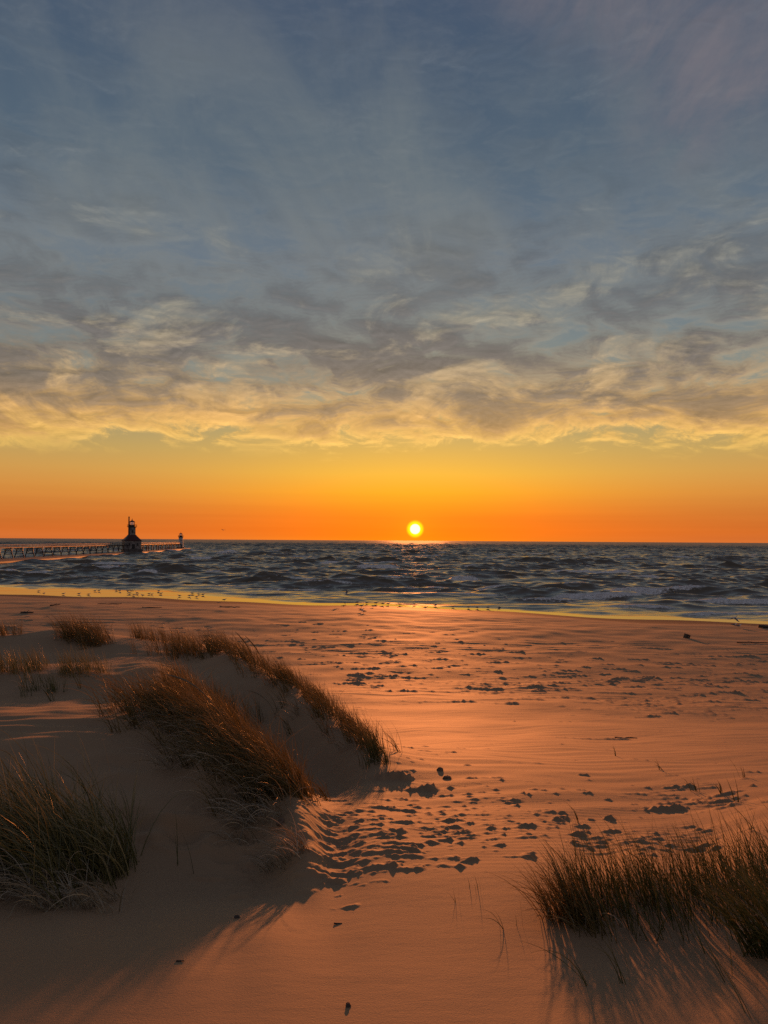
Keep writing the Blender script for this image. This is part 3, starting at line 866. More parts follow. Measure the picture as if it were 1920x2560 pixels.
# ------------------------------------------------------------------ pier, catwalk and lights
P_SHORE = np.array([-122.0, 128.0]); P_IN = np.array([-141.0, 430.0]); P_OUT = np.array([-158.5, 600.0]); P_END = np.array([-162.0, 628.0])
P_LEFT = np.array([-130.6, 262.0])
DECK = 1.35
def build_pier():
    mb = MB()
    pts = [P_SHORE, P_LEFT, P_IN, P_OUT, P_END]
    rings = []
    for i, p in enumerate(pts):
        d = pts[min(i + 1, 4)] - pts[max(i - 1, 0)]; d = d / np.linalg.norm(d); nx, ny = d[1], -d[0]
        w = 4.2
        q = [(-w, -3.0), (w, -3.0), (w, 0.75), (w - 0.5, DECK - 0.12), (w - 0.62, DECK), (-w + 0.62, DECK), (-w + 0.5, DECK - 0.12), (-w, 0.75)]
        rings.append([(p[0] + nx * a, p[1] + ny * a, b) for a, b in q])
    mb.loft(rings)
    o = mb.build('pier', M_CONC)
    tag(o, 'long low concrete pier running out through the surf to both lighthouses', 'pier')
    # catwalk
    root = empty('catwalk', (P_LEFT[0], P_LEFT[1], DECK), 'raised iron catwalk on a row of trestles along the pier', 'catwalk')
    inv = Vector((P_LEFT[0], P_LEFT[1], DECK))
    H = 5.15 - DECK
    def L(p, z, off=0.0, nx=1, ny=0): return (p[0] + nx * off - inv.x, p[1] + ny * off - inv.y, z)
    def seg(a, b, t): return a + (b - a) * t
    def direc(a, b):
        d = (b - a) / np.linalg.norm(b - a); return d, (d[1], -d[0])
    deck = MB(); rail = MB()
    P_IN0 = P_IN - 7.0 * direc(P_LEFT, P_IN)[0]; P_IN1 = P_IN + 6.0 * direc(P_IN, P_OUT)[0]
    P_S2 = seg(P_SHORE, P_LEFT, 0.45)
    for a, b in ((P_S2, P_IN0), (P_IN1, P_OUT)):
        d, n = direc(a, b)
        rings = []
        for p in (a, b):
            rings.append([L(p, z, o, *n) for o, z in ((-.6, H - .12), (.6, H - .12), (.6, H + .10), (-.6, H + .10))])
        deck.loft(rings)
        for off in (-.58, .58):
            for z in (H + 0.55, H + 1.05):
                rail.bar(L(a, z, off, *n), L(b, z, off, *n), 0.045, 4)
            k = int(np.linalg.norm(b - a) / 3.2)
            for i in range(k + 1):
                p = seg(a, b, i / k); rail.bar(L(p, H + .08, off, *n), L(p, H + 1.05, off, *n), 0.045, 4)
    deck.build('deck', M_DARKIRON, root)
    rail.build('railing', M_DARKIRON, root)
    d1, n1 = direc(P_LEFT, P_IN)
    k = 0
    tot = np.linalg.norm(P_IN0 - P_S2); nT = int(tot / 9.4)
    for i in range(nT):
        p = seg(P_S2, P_IN0, (i + 0.5) / nT)
        mb = MB()
        # A-shaped bent: splayed legs, head beam, cross bracing
        wf, wt = 1.75, 0.75
        mb.bar(L(p, 0, -wf, *n1), L(p, H - .1, -wt, *n1), 0.17, 5)
        mb.bar(L(p, 0, wf, *n1), L(p, H - .1, wt, *n1), 0.17, 5)
        mb.bar(L(p, H - .2, -1.25, *n1), L(p, H - .2, 1.25, *n1), 0.15, 5)
        mb.bar(L(p, 1.5, -1.35, *n1), L(p, 1.5, 1.35, *n1), 0.10, 5)
        mb.bar(L(p, 1.5, -1.3, *n1), L(p, H - .2, .8, *n1), 0.08, 4)
        mb.bar(L(p, 1.5, 1.3, *n1), L(p, H - .2, -.8, *n1), 0.08, 4)
        p2 = p + d1 * 2.0
        for o_ in (-1, 1):
            mb.bar(L(p, 2.3, o_ * 1.1, *n1), L(p2, H - .1, o_ * .7, *n1), 0.08, 4)
            mb.bar(L(p, 2.3, o_ * 1.1, *n1), L(p - d1 * 2.0, H - .1, o_ * .7, *n1), 0.08, 4)
        mb.build('trestle', M_DARKIRON, root)
    d2, n2 = direc(P_IN, P_OUT)
    for i in range(10):
        p = seg(P_IN1, P_OUT, (i + 0.35) / 10.2)
        mb = MB()
        for o_ in (-.6, .6):
            mb.bar(L(p, 0, o_, *n2), L(p, H - .1, o_, *n2), 0.30, 6)
        mb.bar(L(p, 0, -.6, *n2), L(p, .35, -.6, *n2), 0.5, 6); mb.bar(L(p, 0, .6, *n2), L(p, .35, .6, *n2), 0.5, 6)
        mb.bar(L(p, H - .25, -1.4, *n2), L(p, H - .25, 1.4, *n2), 0.22, 6)
        for o_ in (-1, 1):
            mb.bar(L(p, H - 1.2, 0, *n2), L(p + d2 * 1.6 * o_, H - .1, 0, *n2), 0.14, 5)
        mb.build('post', M_DARKIRON, root)
build_pier()

def octa(r, z, rot=math.pi / 8, n=8, sx=1.0, sy=1.0):
    return [(r * sx * math.cos(rot + 2 * math.pi * k / n), r * sy * math.sin(rot + 2 * math.pi * k / n), z) for k in range(n)]

def railing(mb, r, z0, h, n, rot=math.pi / 8, t=0.05):
    for z in (z0 + h * .5, z0 + h):
        ring = octa(r, z, rot, n)
        for k in range(n): mb.bar(ring[k], ring[(k + 1) % n], t, 4)
    for k in range(n * 2):
        a = octa(r, z0, rot, n); p, q = Vector(a[k // 2]), Vector(a[(k // 2 + 1) % n])
        b = p if k % 2 == 0 else (p + q) / 2
        mb.bar(b, b + Vector((0, 0, h)), t, 4)

def lantern(root, r, z0, h, cap, n=10, ball=.28):
    """glazed lantern room: curb, mullions, panes, domed roof with ball"""
    rot = math.pi / n
    lan = MB()
    lan.prism([(r, z0), (r, z0 + h * .30), (r + .06, z0 + h * .30), (r + .06, z0 + h * .36)], n, rot)
    for k in range(n):
        a = octa(r, z0 + h * .36, rot, n)[k]; b = octa(r, z0 + h, rot, n)[k]
        lan.bar(a, b, 0.06, 4)
    lan.prism([(r + .05, z0 + h), (r + .05, z0 + h + .12)], n, rot)
    lo = lan.build('lantern', M_DARKIRON, root)
    pane = MB()
    pane.prism([(r - .05, z0 + h * .37), (r - .05, z0 + h - .01)], n, rot, cap=False)
    pane.build('glazing', M_GLASS, lo)
    lens = MB(); lens.prism([(.12, z0 + h * .3), (.12, z0 + h * .5), (.34, z0 + h * .55), (.40, z0 + h * .7), (.34, z0 + h * .85), (.1, z0 + h * .9)], 10)
    lens.build('lens', M_GLASS, lo)
    rf = MB(); rf.prism([(r + .22, z0 + h + .12), (r + .16, z0 + h + .22), (r * .62, z0 + h + cap * .5), (r * .22, z0 + h + cap * .82), (.12, z0 + h + cap)], n, rot)
    ro = rf.build('lantern_roof', M_ROOF, root)
    bl = MB(); bl.prism([(.06, z0 + h + cap - .05), (ball * .7, z0 + h + cap + ball * .25), (ball, z0 + h + cap + ball), (ball * .7, z0 + h + cap + ball * 1.7), (.05, z0 + h + cap + ball * 2.1), (.03, z0 + h + cap + ball * 2.6 + .4)], 8)
    bl.build('vent_ball', M_DARKIRON, ro)

def build_inner():
    # local frame: face towards the beach is -y
    root = empty('inner_lighthouse', (P_IN[0], P_IN[1], 0), 'taller lighthouse with a square house base, hipped roof and octagonal tower on the pier', 'lighthouse', rz=math.radians(30))
    # square house with cut corners
    def sq(hw, c, z): return [(hw, -hw + c, z), (hw, hw - c, z), (hw - c, hw, z), (-hw + c, hw, z), (-hw, hw - c, z), (-hw, -hw + c, z), (-hw + c, -hw, z), (hw - c, -hw, z)]
    pl = MB(); pl.loft([sq(4.9, .6, 0.2), sq(4.9, .6, 2.7), sq(4.75, .6, 2.9)]); pl.build('plinth', M_CONC, root)
    wl = MB(); wl.loft([sq(4.45, .9, 2.88), sq(4.45, .9, 7.55)]); wall = wl.build('wall', M_RUSTWHITE, root)
    rf = MB(); rf.loft([sq(4.95, 1.0, 7.45), sq(5.0, 1.0, 7.6), sq(4.2, .9, 8.15), sq(2.35, .75, 10.2), sq(2.1, .7, 10.75)]); roof = rf.build('roof', M_ROOF, root)
    # windows and a door on the seaward and beach sides
    def opening(face, u, z0, w, h, kind):
        a = face * math.pi / 2
        ca, sa = math.cos(a), math.sin(a)
        def put(mb, uu, zz, ww, hh, dd, off):
            cx, cy = uu, -(4.45 + off)
            mb.box((cx * ca - cy * sa, cx * sa + cy * ca, zz), (ww, dd, hh), a)
        fr = MB(); put(fr, u, z0 + h / 2, w + .3, h + .3, .10, .045)
        f = fr.build(kind, M_DARKIRON if kind == 'door' else M_RUSTWHITE, wall)
        pn = MB()
        if kind == 'window':
            for dx in (-.25, .25):
                put(pn, u + dx * w, z0 + h / 2, w * .42, h * .92, .04, .115)
        else:
            put(pn, u, z0 + h / 2, w, h, .06, .12)
        pn.build('pane' if kind == 'window' else 'door_panel', M_DARKIRON, wall)
    for face in range(4):
        for u in (-2.2, 2.2): opening(face, u, 4.5, 1.0, 1.9, 'window')
    opening(0, 0, 2.95, 1.3, 2.5, 'door')
    tw = MB(); tw.loft([octa(2.0, 10.6), octa(1.92, 14.7), octa(2.45, 15.05), octa(2.6, 15.2)]); tw.build('tower', M_RUSTWHITE, root)
    for k in (0, 2, 4, 6):
        a = k * math.pi / 4 - math.pi / 2; win = MB()
        win.box((1.80 * math.cos(a), 1.80 * math.sin(a), 12.6), (.16, .75, 1.5), a)
        win.build('window', M_DARKIRON, root)
    ga = MB(); ga.loft([octa(2.75, 15.2), octa(2.75, 15.36)]); g = ga.build('gallery', M_DARKIRON, root)
    rl = MB(); railing(rl, 2.65, 15.36, 1.1, 8, t=.045); rl.build('railing', M_DARKIRON, g)
    lantern(root, 1.45, 15.36, 2.5, 1.25)
    ch = MB(); ch.bar((-1.95, -1.1, 8.4), (-1.95, -1.1, 20.6), .34, 8); ch.bar((-1.95, -1.1, 20.6), (-1.95, -1.1, 20.85), .45, 8)
    ch.build('chimney', M_DARKIRON, root)
build_inner()

def build_outer():
    root = empty('outer_lighthouse', (P_OUT[0], P_OUT[1], 0), 'smaller round white lighthouse with black lantern at the far end of the pier', 'lighthouse')
    pl = MB(); pl.prism([(3.2, .4), (3.2, 2.1), (3.0, 2.25)], 16); pl.build('plinth', M_CONC, root)
    tw = MB(); tw.prism([(1.95, 2.2), (1.85, 5), (1.62, 9.6), (1.60, 9.8)], 20); t = tw.build('tower', M_WHITE, root, smooth=False)
    bd = MB(); bd.prism([(1.66, 9.75), (1.95, 10.2), (2.2, 10.45), (2.2, 10.6)], 20); g = bd.build('gallery', M_DARKIRON, root)
    rl = MB(); railing(rl, 2.1, 10.6, 1.0, 10, t=.04); rl.build('railing', M_DARKIRON, g)
    for a, z in ((-90, 4.6), (-70, 7.6)):
        w = MB(); r = 1.80 - (z - 4.6) * .045; w.box((r * math.cos(math.radians(a)), r * math.sin(math.radians(a)), z), (.2, .6, 1.2), math.radians(a)); w.build('window', M_DARKIRON, t)
    dr = MB(); dr.box((0.9, -1.62, 3.35), (.95, .35, 2.1), .5); dr.build('door', M_DARKIRON, t)
    lantern(root, 1.2, 10.6, 1.9, .95, ball=.2)
build_outer()

# ------------------------------------------------------------------ beach grass
def blades(roots, length, lean_dir, lean, width, rngs, seg=6, droop=1.0, spread=0.35, curl=0.0):
    """ribbons: roots (n,3); returns verts, quads, tone, along"""
    n = len(roots)
    Ls = length * np.exp(np.clip(rngs.normal(0, 0.24, n), -.6, .38))
    ang = rngs.normal(0, spread, n)
    az = lean_dir + rngs.normal(0, 0.75, n)
    lx, ly = np.cos(az), np.sin(az)
    l0 = np.abs(rngs.normal(lean * 0.45, 0.16, n))       # lean at the base, radians from vertical
    l1 = l0 + np.abs(rngs.normal(lean, 0.30, n)) * droop   # lean at the tip
    tone = rngs.rand(n)
    wd = width * rngs.uniform(.6, 1.3, n)
    p = roots.copy().astype(float)
    side_a = rngs.uniform(0, math.pi, n)
    V = np.zeros((n, seg + 1, 2, 3)); al = np.zeros((n, seg + 1, 2))
    tw = rngs.normal(0, .35, n)
    for k in range(seg + 1):
        t = k / seg
        th = l0 + (l1 - l0) * t ** 1.4
        dx, dy, dz = np.sin(th) * lx, np.sin(th) * ly, np.cos(th)
        sa = side_a + tw * t
        # side vector: horizontal, turned about the blade
        hx, hy = -ly, lx
        sx = hx * np.cos(sa) + np.cos(th) * lx * np.sin(sa)
        sy = hy * np.cos(sa) + np.cos(th) * ly * np.sin(sa)
        sz = -np.sin(th) * np.sin(sa)
        w = wd * (1.0 - 0.92 * t ** 1.6) * 0.5
        S = np.stack([sx, sy, sz], -1) * w[:, None]
        V[:, k, 0] = p - S; V[:, k, 1] = p + S
        al[:, k] = t
        p = p + np.stack([dx, dy, dz], -1) * (Ls / seg)[:, None]
    base = (np.arange(n) * (seg + 1) * 2)[:, None]
    k = np.arange(seg)[None, :]
    a = base + k * 2
    Q = np.stack([a, a + 1, a + 3, a + 2], -1).reshape(-1, 4)
    return V.reshape(-1, 3), Q, np.repeat(tone, (seg + 1) * 2), al.ravel()

def join(parts):
    V, Q, T, A = [], [], [], []
    off = 0
    for v, q, t, a in parts:
        V.append(v); Q.append(q + off); T.append(t); A.append(a); off += len(v)
    return np.concatenate(V), np.concatenate(Q), np.concatenate(T), np.concatenate(A)

def keep_above(V):
    return V

def path_roots(path, n, across, rngs, tufts=None, along_fade=None, bias=0.0):
    """roots scattered along a world polyline [(x,y)], grouped into small tufts"""
    path = np.array(path, dtype=float)
    seg = np.hypot(*np.diff(path, axis=0).T); cum = np.concatenate([[0], np.cumsum(seg)])
    nt = tufts or max(3, n // 9)
    t = rngs.rand(nt) * cum[-1]
    tx = np.interp(t, cum, path[:, 0]); ty = np.interp(t, cum, path[:, 1])
    i = np.clip(np.searchsorted(cum, t) - 1, 0, len(seg) - 1)
    d = np.diff(path, axis=0)[i] / seg[i][:, None]
    ac = across if np.isscalar(across) else np.interp(t / cum[-1], np.linspace(0, 1, len(across)), across)
    o = rngs.normal(bias, 1, nt) * ac
    tx = tx - d[:, 1] * o; ty = ty + d[:, 0] * o
    k = rngs.randint(0, nt, n)
    x = tx[k] + rngs.normal(0, .03, n); y = ty[k] + rngs.normal(0, .03, n)
    return x, y
def px_path(pts, raw=False): return [tuple(at(p[0], p[1], p[2] if raw else float(RM(p[2])))[:2]) for p in pts]

WIND = math.pi - 0.08          # blades lean to -x, the wind comes off the right
def grass(name, label, path, n, across, length, lean, width, mat, seed, dry=0.12, dry_len=None, group=None, cat='beach grass', tufts=None, droop=1.0, dry_lean=1.5, seg=6, edge=None, bias=0.0, taper=1.0):
    r = np.random.RandomState(seed)
    ky = float(np.mean([q[1] for q in path])); kk = (ky / float(np.interp(ky, NEW_Y, OLD_Y))) ** .8
    length = length * kk; width = width * kk; across = np.array(across) * kk if not np.isscalar(across) else across * kk
    if dry_len: dry_len = dry_len * kk
    x, y = path_roots(path, n, across, r, tufts, bias=bias)
    p0, p1 = np.array(path[0]), np.array(path[-1]); tt = np.clip(((x - p0[0]) * (p1 - p0)[0] + (y - p0[1]) * (p1 - p0)[1]) / ((p1 - p0) @ (p1 - p0)), 0, 1)
    length = length * (1 - (1 - taper) * tt)
    z = ground_z(x, y, True) - 0.015
    cx, cy = float(x.mean()), float(y.mean()); cz = float(ground_z(np.array([cx]), np.array([cy]))[0])
    org = np.array([cx, cy, cz])
    R = np.stack([x, y, z], -1) - org
    v, q, t, a = blades(R, length, WIND, lean, width, r, seg, droop)
    o = mesh_np(name, v, q, mat=mat, smooth=False, attrs={'tone': t, 'along': a})
    o.location = org
    tag(o, label, cat, group)
    nd = int(n * dry)
    if nd > 2:
        x, y = path_roots(edge if edge is not None else path, nd, across if edge is None else 0.16, r, max(3, nd // 6))
        z = ground_z(x, y, True) - 0.01
        R = np.stack([x, y, z], -1) - org
        v, q, t, a = blades(R, (dry_len or float(np.mean(length)) * .75), math.radians(225), dry_lean, width * 1.05, r, seg + 1, 1.0)
        # bent stalks come to rest on the sand instead of passing through it
        gz = ground_z(v[:, 0] + cx, v[:, 1] + cy, False) - cz
        v[:, 2] = np.maximum(v[:, 2], gz + 0.012)
        d = mesh_np('dead_leaves', v, q, mat=M_DRY, smooth=False, attrs={'tone': t, 'along': a})
        d.parent = o
    return o

# ridge D, ridge E
D_PATH = px_path([(450, 1757, 8.4), (465, 1762, 8.3), (470, 1768, 8.2), (540, 1812, 7.35), (610, 1868, 6.6), (670, 1925, 6.05), (710, 1970, 5.6)], True)
D_EDGE = px_path([(420, 1800, 7.5), (500, 1845, 6.9), (590, 1915, 6.15), (650, 1975, 5.65), (690, 2020, 5.35)], True)
D2_PATH = px_path([(560, 1790, 7.9), (640, 1830, 7.3), (710, 1880, 6.7), (770, 1915, 6.3)], True)
grass('grass_ridge', 'thick rust brown grass combed over the middle dune ridge, dead stalks along its foot', D_PATH, 5800, [.5, .52, .46, .38, .32, .27, .17], .70, 1.1, .0085, M_RUST, 21, .11, .5, edge=D_EDGE, tufts=620, taper=.7)
grass('grass_ridge', 'short brown grass on the far flank of the middle ridge, facing the sand trough', D2_PATH, 1700, [.3, .3, .25, .16], .46, .95, .008, M_RUST, 27, .06, .4, tufts=320, taper=.6)
E_PATH = px_path([(500, 1632, 15.6), (570, 1636, 14.9), (650, 1672, 13.4), (730, 1717, 11.9), (810, 1778, 10.4), (880, 1840, 9.1), (935, 1890, 8.25)], True)
grass('grass_ridge', 'long band of brown grass on the far dune crest beside the open beach', E_PATH, 3000, [.26, .3, .3, .28, .26, .2, .1], .56, .8, .0095, M_RUST, 22, .06, .4, tufts=380, bias=.7, taper=.75)
# left foreground clump
C_PATH = px_path([(-380, 2110, 6.1), (-150, 2100, 6.2), (0, 2100, 6.3), (120, 2110, 6.4), (220, 2125, 6.5), (300, 2140, 6.45)])
C_EDGE = px_path([(-200, 2230, 5.35), (0, 2215, 5.6), (120, 2210, 5.75), (220, 2200, 5.9), (290, 2175, 6.1)])
grass('grass_clump', 'dense tall olive grass at the left edge of the near hollow, bent stalks in front', C_PATH, 2200, [.6, .6, .55, .48, .36, .16], .66, .95, .0095, M_OLIVE, 23, .13, .5, edge=C_EDGE, tufts=420, bias=.55)
# right foreground clump
A_PATH = px_path([(1420, 2290, 4.85), (1500, 2290, 4.85), (1600, 2285, 4.9), (1720, 2280, 4.9), (1840, 2265, 4.9), (1960, 2250, 4.9), (2120, 2240, 4.9)])
grass('grass_clump', 'broad dark green grass clump at right, upright blades leaning left over lit sand', A_PATH, 1550, [.13, .2, .24, .24, .24, .24, .18], .335, .66, .0055, M_GREEN, 24, .02, .36, tufts=1100, droop=.7)
A2_PATH = px_path([(1395, 2330, 4.5), (1430, 2320, 4.6), (1490, 2300, 4.7)])
grass('grass_clump', 'low spreading reddish grass at the left tip of the broad right clump', A2_PATH, 330, [.09, .1, .08], .32, .95, .0055, M_RUST, 25, .04, .3, tufts=60)
B_PATH = px_path([(1885, 2440, 3.45), (1930, 2440, 3.5), (2060, 2440, 3.5)])
grass('grass_clump', 'coarse dark grass clump cut off by the bottom right corner', B_PATH, 230, [.05, .08, .08], .44, 1.15, .0065, M_GREEN, 26, .03, .4, tufts=22, droop=.6)
# back dune tufts
BACK = [('bushy grass tuft on the back dune crest, left of the lighthouse line', [(175, 1592, 17.4), (215, 1604, 17.0), (250, 1622, 16.4)], 1300, .22, .62, .8, M_RUST),
        ('low olive grass patch at the left edge of the back dune crest', [(-120, 1590, 17.7), (0, 1588, 17.7), (55, 1586, 17.7)], 620, .2, .36, .5, M_RUST),
        ('thin grass strip along the back crest behind the low driftwood hollow', [(330, 1592, 18.2), (400, 1598, 18.2), (455, 1606, 18)], 480, .22, .42, .4, M_RUST),
        ('brown grass patch on the back crest above the middle ridge', [(410, 1625, 16.6), (470, 1635, 16), (530, 1640, 15.6)], 900, .3, .48, .55, M_RUST),
        ('spiky olive grass patch on the second sand rim at left', [(-60, 1680, 12.3), (20, 1680, 12.3), (110, 1676, 12.3)], 800, .26, .40, .45, M_OLIVE),
        ('airy green grass patch on the second rim, right of the spiky one', [(150, 1690, 12.0), (200, 1685, 12.1), (262, 1672, 12.3)], 420, .22, .42, .5, M_OLIVE),
        ('loose rust grass across the top of the middle ridge slope', [(465, 1715, 10.6), (510, 1708, 10.8), (570, 1708, 11.4)], 1300, .45, .5, .5, M_RUST),
        ('dark sparse grass in the shaded hollow under the second rim', [(60, 1735, 11), (110, 1730, 11.1), (165, 1728, 11.2)], 150, .22, .36, .5, M_GREEN),
        ('limp dry grass tuft hanging down the foot of the middle ridge', [(600, 1990, 5.6), (640, 2025, 5.4), (665, 2060, 5.2)], 210, .1, .34, 1.5, M_DRY),
        ('straw tuft drooping on the toe of the middle ridge', [(700, 2080, 4.95), (730, 2110, 4.8), (745, 2140, 4.65)], 160, .07, .3, 1.4, M_DRY),
        ('small dark grass tuft on the toe of the far crest', [(930, 1900, 8.1), (955, 1908, 7.9)], 150, .09, .42, .5, M_GREEN),
        ('withered grass fringe on the sand below the left clump', [(150, 2240, 4.15), (190, 2250, 4.1), (260, 2235, 4.2)], 130, .1, .3, 1.3, M_DRY)]
for i, (lb, pp, n, ac, ln, le, mt) in enumerate(BACK):
    grass('grass_tuft', lb, px_path(pp, True), int(n * .75), ac, ln, le, .0085, mt, 40 + i, .06 if mt is not M_DRY else 0, None, tufts=max(6, n // 10), group='grass tufts on the dunes')

# single shoots, each a small plant of a few blades
def hit(px, row, lo=2.0, hi=90.0):
    """where the sight line meets the sand"""
    v = ray(px, row); dx, dz = v.x / v.y, v.z / v.y
    ys = np.geomspace(lo, hi, 400)
    g = ground_z(ys * dx, ys, False); d = EYE + ys * dz - g
    k = np.where(d < 0)[0]
    if not len(k): return (dx * hi, hi)
    i = k[0]
    if i == 0: return (dx * lo, lo)
    a, b = ys[i - 1], ys[i]; da, db = d[i - 1], d[i]
    y = a + (b - a) * da / (da - db)
    return (dx * y, y)
SHOOTS = [(1150, 2252, 3, .10, .35, 'thin upright grass shoot on the ripples left of the broad right clump'),
          (1188, 2222, 4, .09, .5, 'short forked grass shoot above the lone upright blade'),
          (1250, 2318, 3, .17, 1.3, 'bent grass shoot arching over bare sand beside the right clump'),
          (1300, 2318, 2, .10, .35, 'single straight stalk between the arching shoot and the right clump'),
          (1560, 2460, 5, .30, 1.0, 'three leaved shoot lying low under the right clump, casting long shadows'),
          (1470, 2464, 4, .28, 1.1, 'flat spread shoot on the bright sand, left of the three leaved one'),
          (1660, 2350, 4, .34, 1.1, 'long leaning shoot at the front edge of the right clump'),
          (1820, 2440, 3, .5, .9, 'tall thin shoot rising from the shaded sand by the corner clump'),
          (1880, 2545, 4, .45, .8, 'coarse shoot on the dark little crest at the bottom right'),
          (440, 2165, 2, .34, .15, 'tall single stem standing in the shaded hollow'),
          (478, 2185, 2, .26, .15, 'shorter stem right of the tall one in the shaded hollow'),
          (132, 1752, 8, .34, .7, 'dark spidery shoot in the hollow behind the lit rim'),
          (60, 1720, 6, .3, .7, 'dark shoot on the hollow slope at far left'),
          (200, 1722, 6, .3, .6, 'dark shoot on the hollow slope below the airy grass patch'),
          (288, 1765, 3, .3, .2, 'thin stem standing on the crest of the lit rim'),
          (415, 1788, 4, .3, .7, 'forked shoot where the lit rim meets the middle ridge'),
          (620, 1990, 3, .3, .8, 'bent twig like shoot on the shaded slope below the middle ridge'),
          (1843, 2004, 3, .22, .25, 'stiff dark shoot standing on the far right swell'),
          (1862, 1942, 7, .18, .5, 'low tuft of shoots on the lit sand near the right edge'),
          (1650, 1925, 6, .2, .7, 'faint sprig beside the streaked heaps at right'),
          (1740, 1978, 9, .16, .8, 'scraggly sprig among the heaps at right'),
          (1805, 1990, 8, .16, .7, 'scraggly sprig right of the heaps, near the stiff shoot'),
          (1880, 2075, 4, .2, .8, 'forked sprig on smooth sand above the right clump'),
          (1445, 2055, 7, .2, .8, 'pale sprig on the lumpy sand left of the right clump'),
          (1540, 1890, 4, .18, .6, 'tiny sprig on the long lit brow')]
for i, (px, row, n, ln, le, lb) in enumerate(SHOOTS):
    x, y = hit(px, row)
    r = np.random.RandomState(300 + i)
    z = float(ground_z(np.array([x]), np.array([y]))[0])
    rt = np.stack([r.normal(0, .015, n), r.normal(0, .015, n), np.full(n, -.01)], -1)
    v, q, t, a = blades(rt, ln * .85, WIND, le, .004 if y < 6 else .008, r, 7, 1.0)
    o = mesh_np('grass_shoot', v, q, mat=M_GREEN, smooth=False, attrs={'tone': t * .6, 'along': a * .4})
    o.location = (x, y, z); tag(o, lb, 'grass shoot', 'single grass shoots')
# seed stalks over ridge E and D
for i, (px, row, y, ln, lb) in enumerate(((670, 1640, 13.0, .8, 'long seed stalk arching above the far dune crest'), (640, 1640, 13.4, .75, 'second seed stalk arching beside the long one on the far crest'),
                                          (560, 1720, 7.0, .8, 'pale bent seed stalk rising out of the middle ridge'), (690, 1725, 10.8, .6, 'pale curled stalk over the shaded face between the ridges'))):
    p = at(px, row, y)
    z = float(ground_z(p[:1], p[1:2])[0])
    mb = MB(); pts = []; q = np.array([0, 0, 0.0]); th = .25
    for k in range(9):
        pts.append(tuple(q)); q = q + np.array([-math.sin(th), 0.0, math.cos(th)]) * ln / 8; th += .08 if i < 2 else .16
    mb.tube(pts, [.004] * 5 + [.007, .009, .007, .002], 5)
    o = mb.build('seed_stalk', M_DRY if i > 1 else M_RUST)
    o.location = (p[0], y, z); tag(o, lb, 'grass stalk', 'seed stalks')

# ------------------------------------------------------------------ gulls
def loft_body(mb, pts, rads, n=10, flat=1.0):
    rings = []
    for (x, z), (ry, rz) in zip(pts, rads):
        rings.append([(x, ry * math.cos(2 * math.pi * k / n), z + rz * math.sin(2 * math.pi * k / n)) for k in range(n)])
    mb.loft(rings)
def gull_mesh_body():
    mb = MB()   # +x is forward; feet at z = 0
    loft_body(mb, [(-.26, .185), (-.20, .19), (-.10, .195), (.02, .20), (.10, .225), (.145, .265), (.165, .305), (.195, .325), (.225, .32), (.245, .312)],
              [(.012, .006), (.04, .022), (.075, .06), (.085, .075), (.07, .065), (.043, .045), (.036, .038), (.038, .037), (.026, .025), (.010, .010)])
    return mb
def standing_gull():
    root = empty('gull', (0, 0, 0), 'gull', 'gull')
    body = gull_mesh_body().build('body', M_FEATHER_WHITE, root, smooth=True)
    for s in (-1, 1):
        w = MB()
        loft_body(w, [(-.33, .185), (-.24, .20), (-.10, .222), (.02, .225), (.08, .23)], [(.006, .004), (.014, .02), (.02, .052), (.02, .055), (.008, .02)], 8)
        w.v = [(x, y + s * .068, z) for x, y, z in w.v]
        w.build('wing', M_FEATHER_DARK, root, smooth=True)
        l = MB(); l.tube([(.0, s * .03, .14), (-.015, s * .03, .07), (.005, s * .03, .0)], [.009, .006, .006], 5)
        l.box((.022, s * .03, .004), (.05, .035, .008)); l.build('leg', M_BILL, root)
    b = MB(); b.tube([(.238, 0, .314), (.27, 0, .309), (.295, 0, .298)], [.010, .008, .002], 6); b.build('bill', M_BILL, root)
    return root
def flying_gull(up=0.5):
    root = empty('gull', (0, 0, 0), 'gull', 'gull')
    mb = gull_mesh_body(); mb.v = [(x, y, (z - .20) * .75) for x, y, z in mb.v]
    mb.build('body', M_FEATHER_WHITE, root, smooth=True)
    for s in (-1, 1):
        w = MB(); rings = []
        for t, c, sw, th in ((0.0, .17, 0, .028), (.28, .19, .05, .02), (.55, .15, .02, .012), (.8, .09, -.05, .008), (1.0, .02, -.14, .004)):
            yy = s * (.05 + t * .60); zz = up * (.32 * math.sin(t * 2.2)) * (1.0 if up > 0 else 1.4)
            rings.append([(.06 + sw, yy, zz), (.06 + sw - c * .5, yy, zz + th), (.06 + sw - c, yy, zz), (.06 + sw - c * .5, yy, zz - th * .4)])
        w.loft(rings if s > 0 else [list(reversed(r)) for r in rings]); w.build('wing', M_FEATHER_DARK, root, smooth=True)
    t = MB(); t.loft([[(-.22, -.03, 0), (-.22, .03, 0), (-.22, .03, .012), (-.22, -.03, .012)], [(-.34, -.06, 0), (-.34, .06, 0), (-.34, .06, .006), (-.34, -.06, .006)]]); t.build('tail', M_FEATHER_WHITE, root)
    b = MB(); b.tube([(.235, 0, .086), (.27, 0, .080), (.295, 0, .070)], [.010, .008, .002], 6); b.build('bill', M_BILL, root)
    return root
def dup(root):
    r = root.copy(); COL.objects.link(r)
    for ch in list(root.children):
        c = ch.copy(); COL.objects.link(c); c.parent = r
    return r
ORD = ['first', 'second', 'third', 'fourth', 'fifth', 'sixth', 'seventh', 'eighth', 'ninth', 'tenth', 'eleventh', 'twelfth', 'thirteenth', 'fourteenth', 'fifteenth', 'sixteenth',
       'seventeenth', 'eighteenth', 'nineteenth', 'twentieth', 'twenty-first', 'twenty-second', 'twenty-third', 'twenty-fourth', 'twenty-fifth']
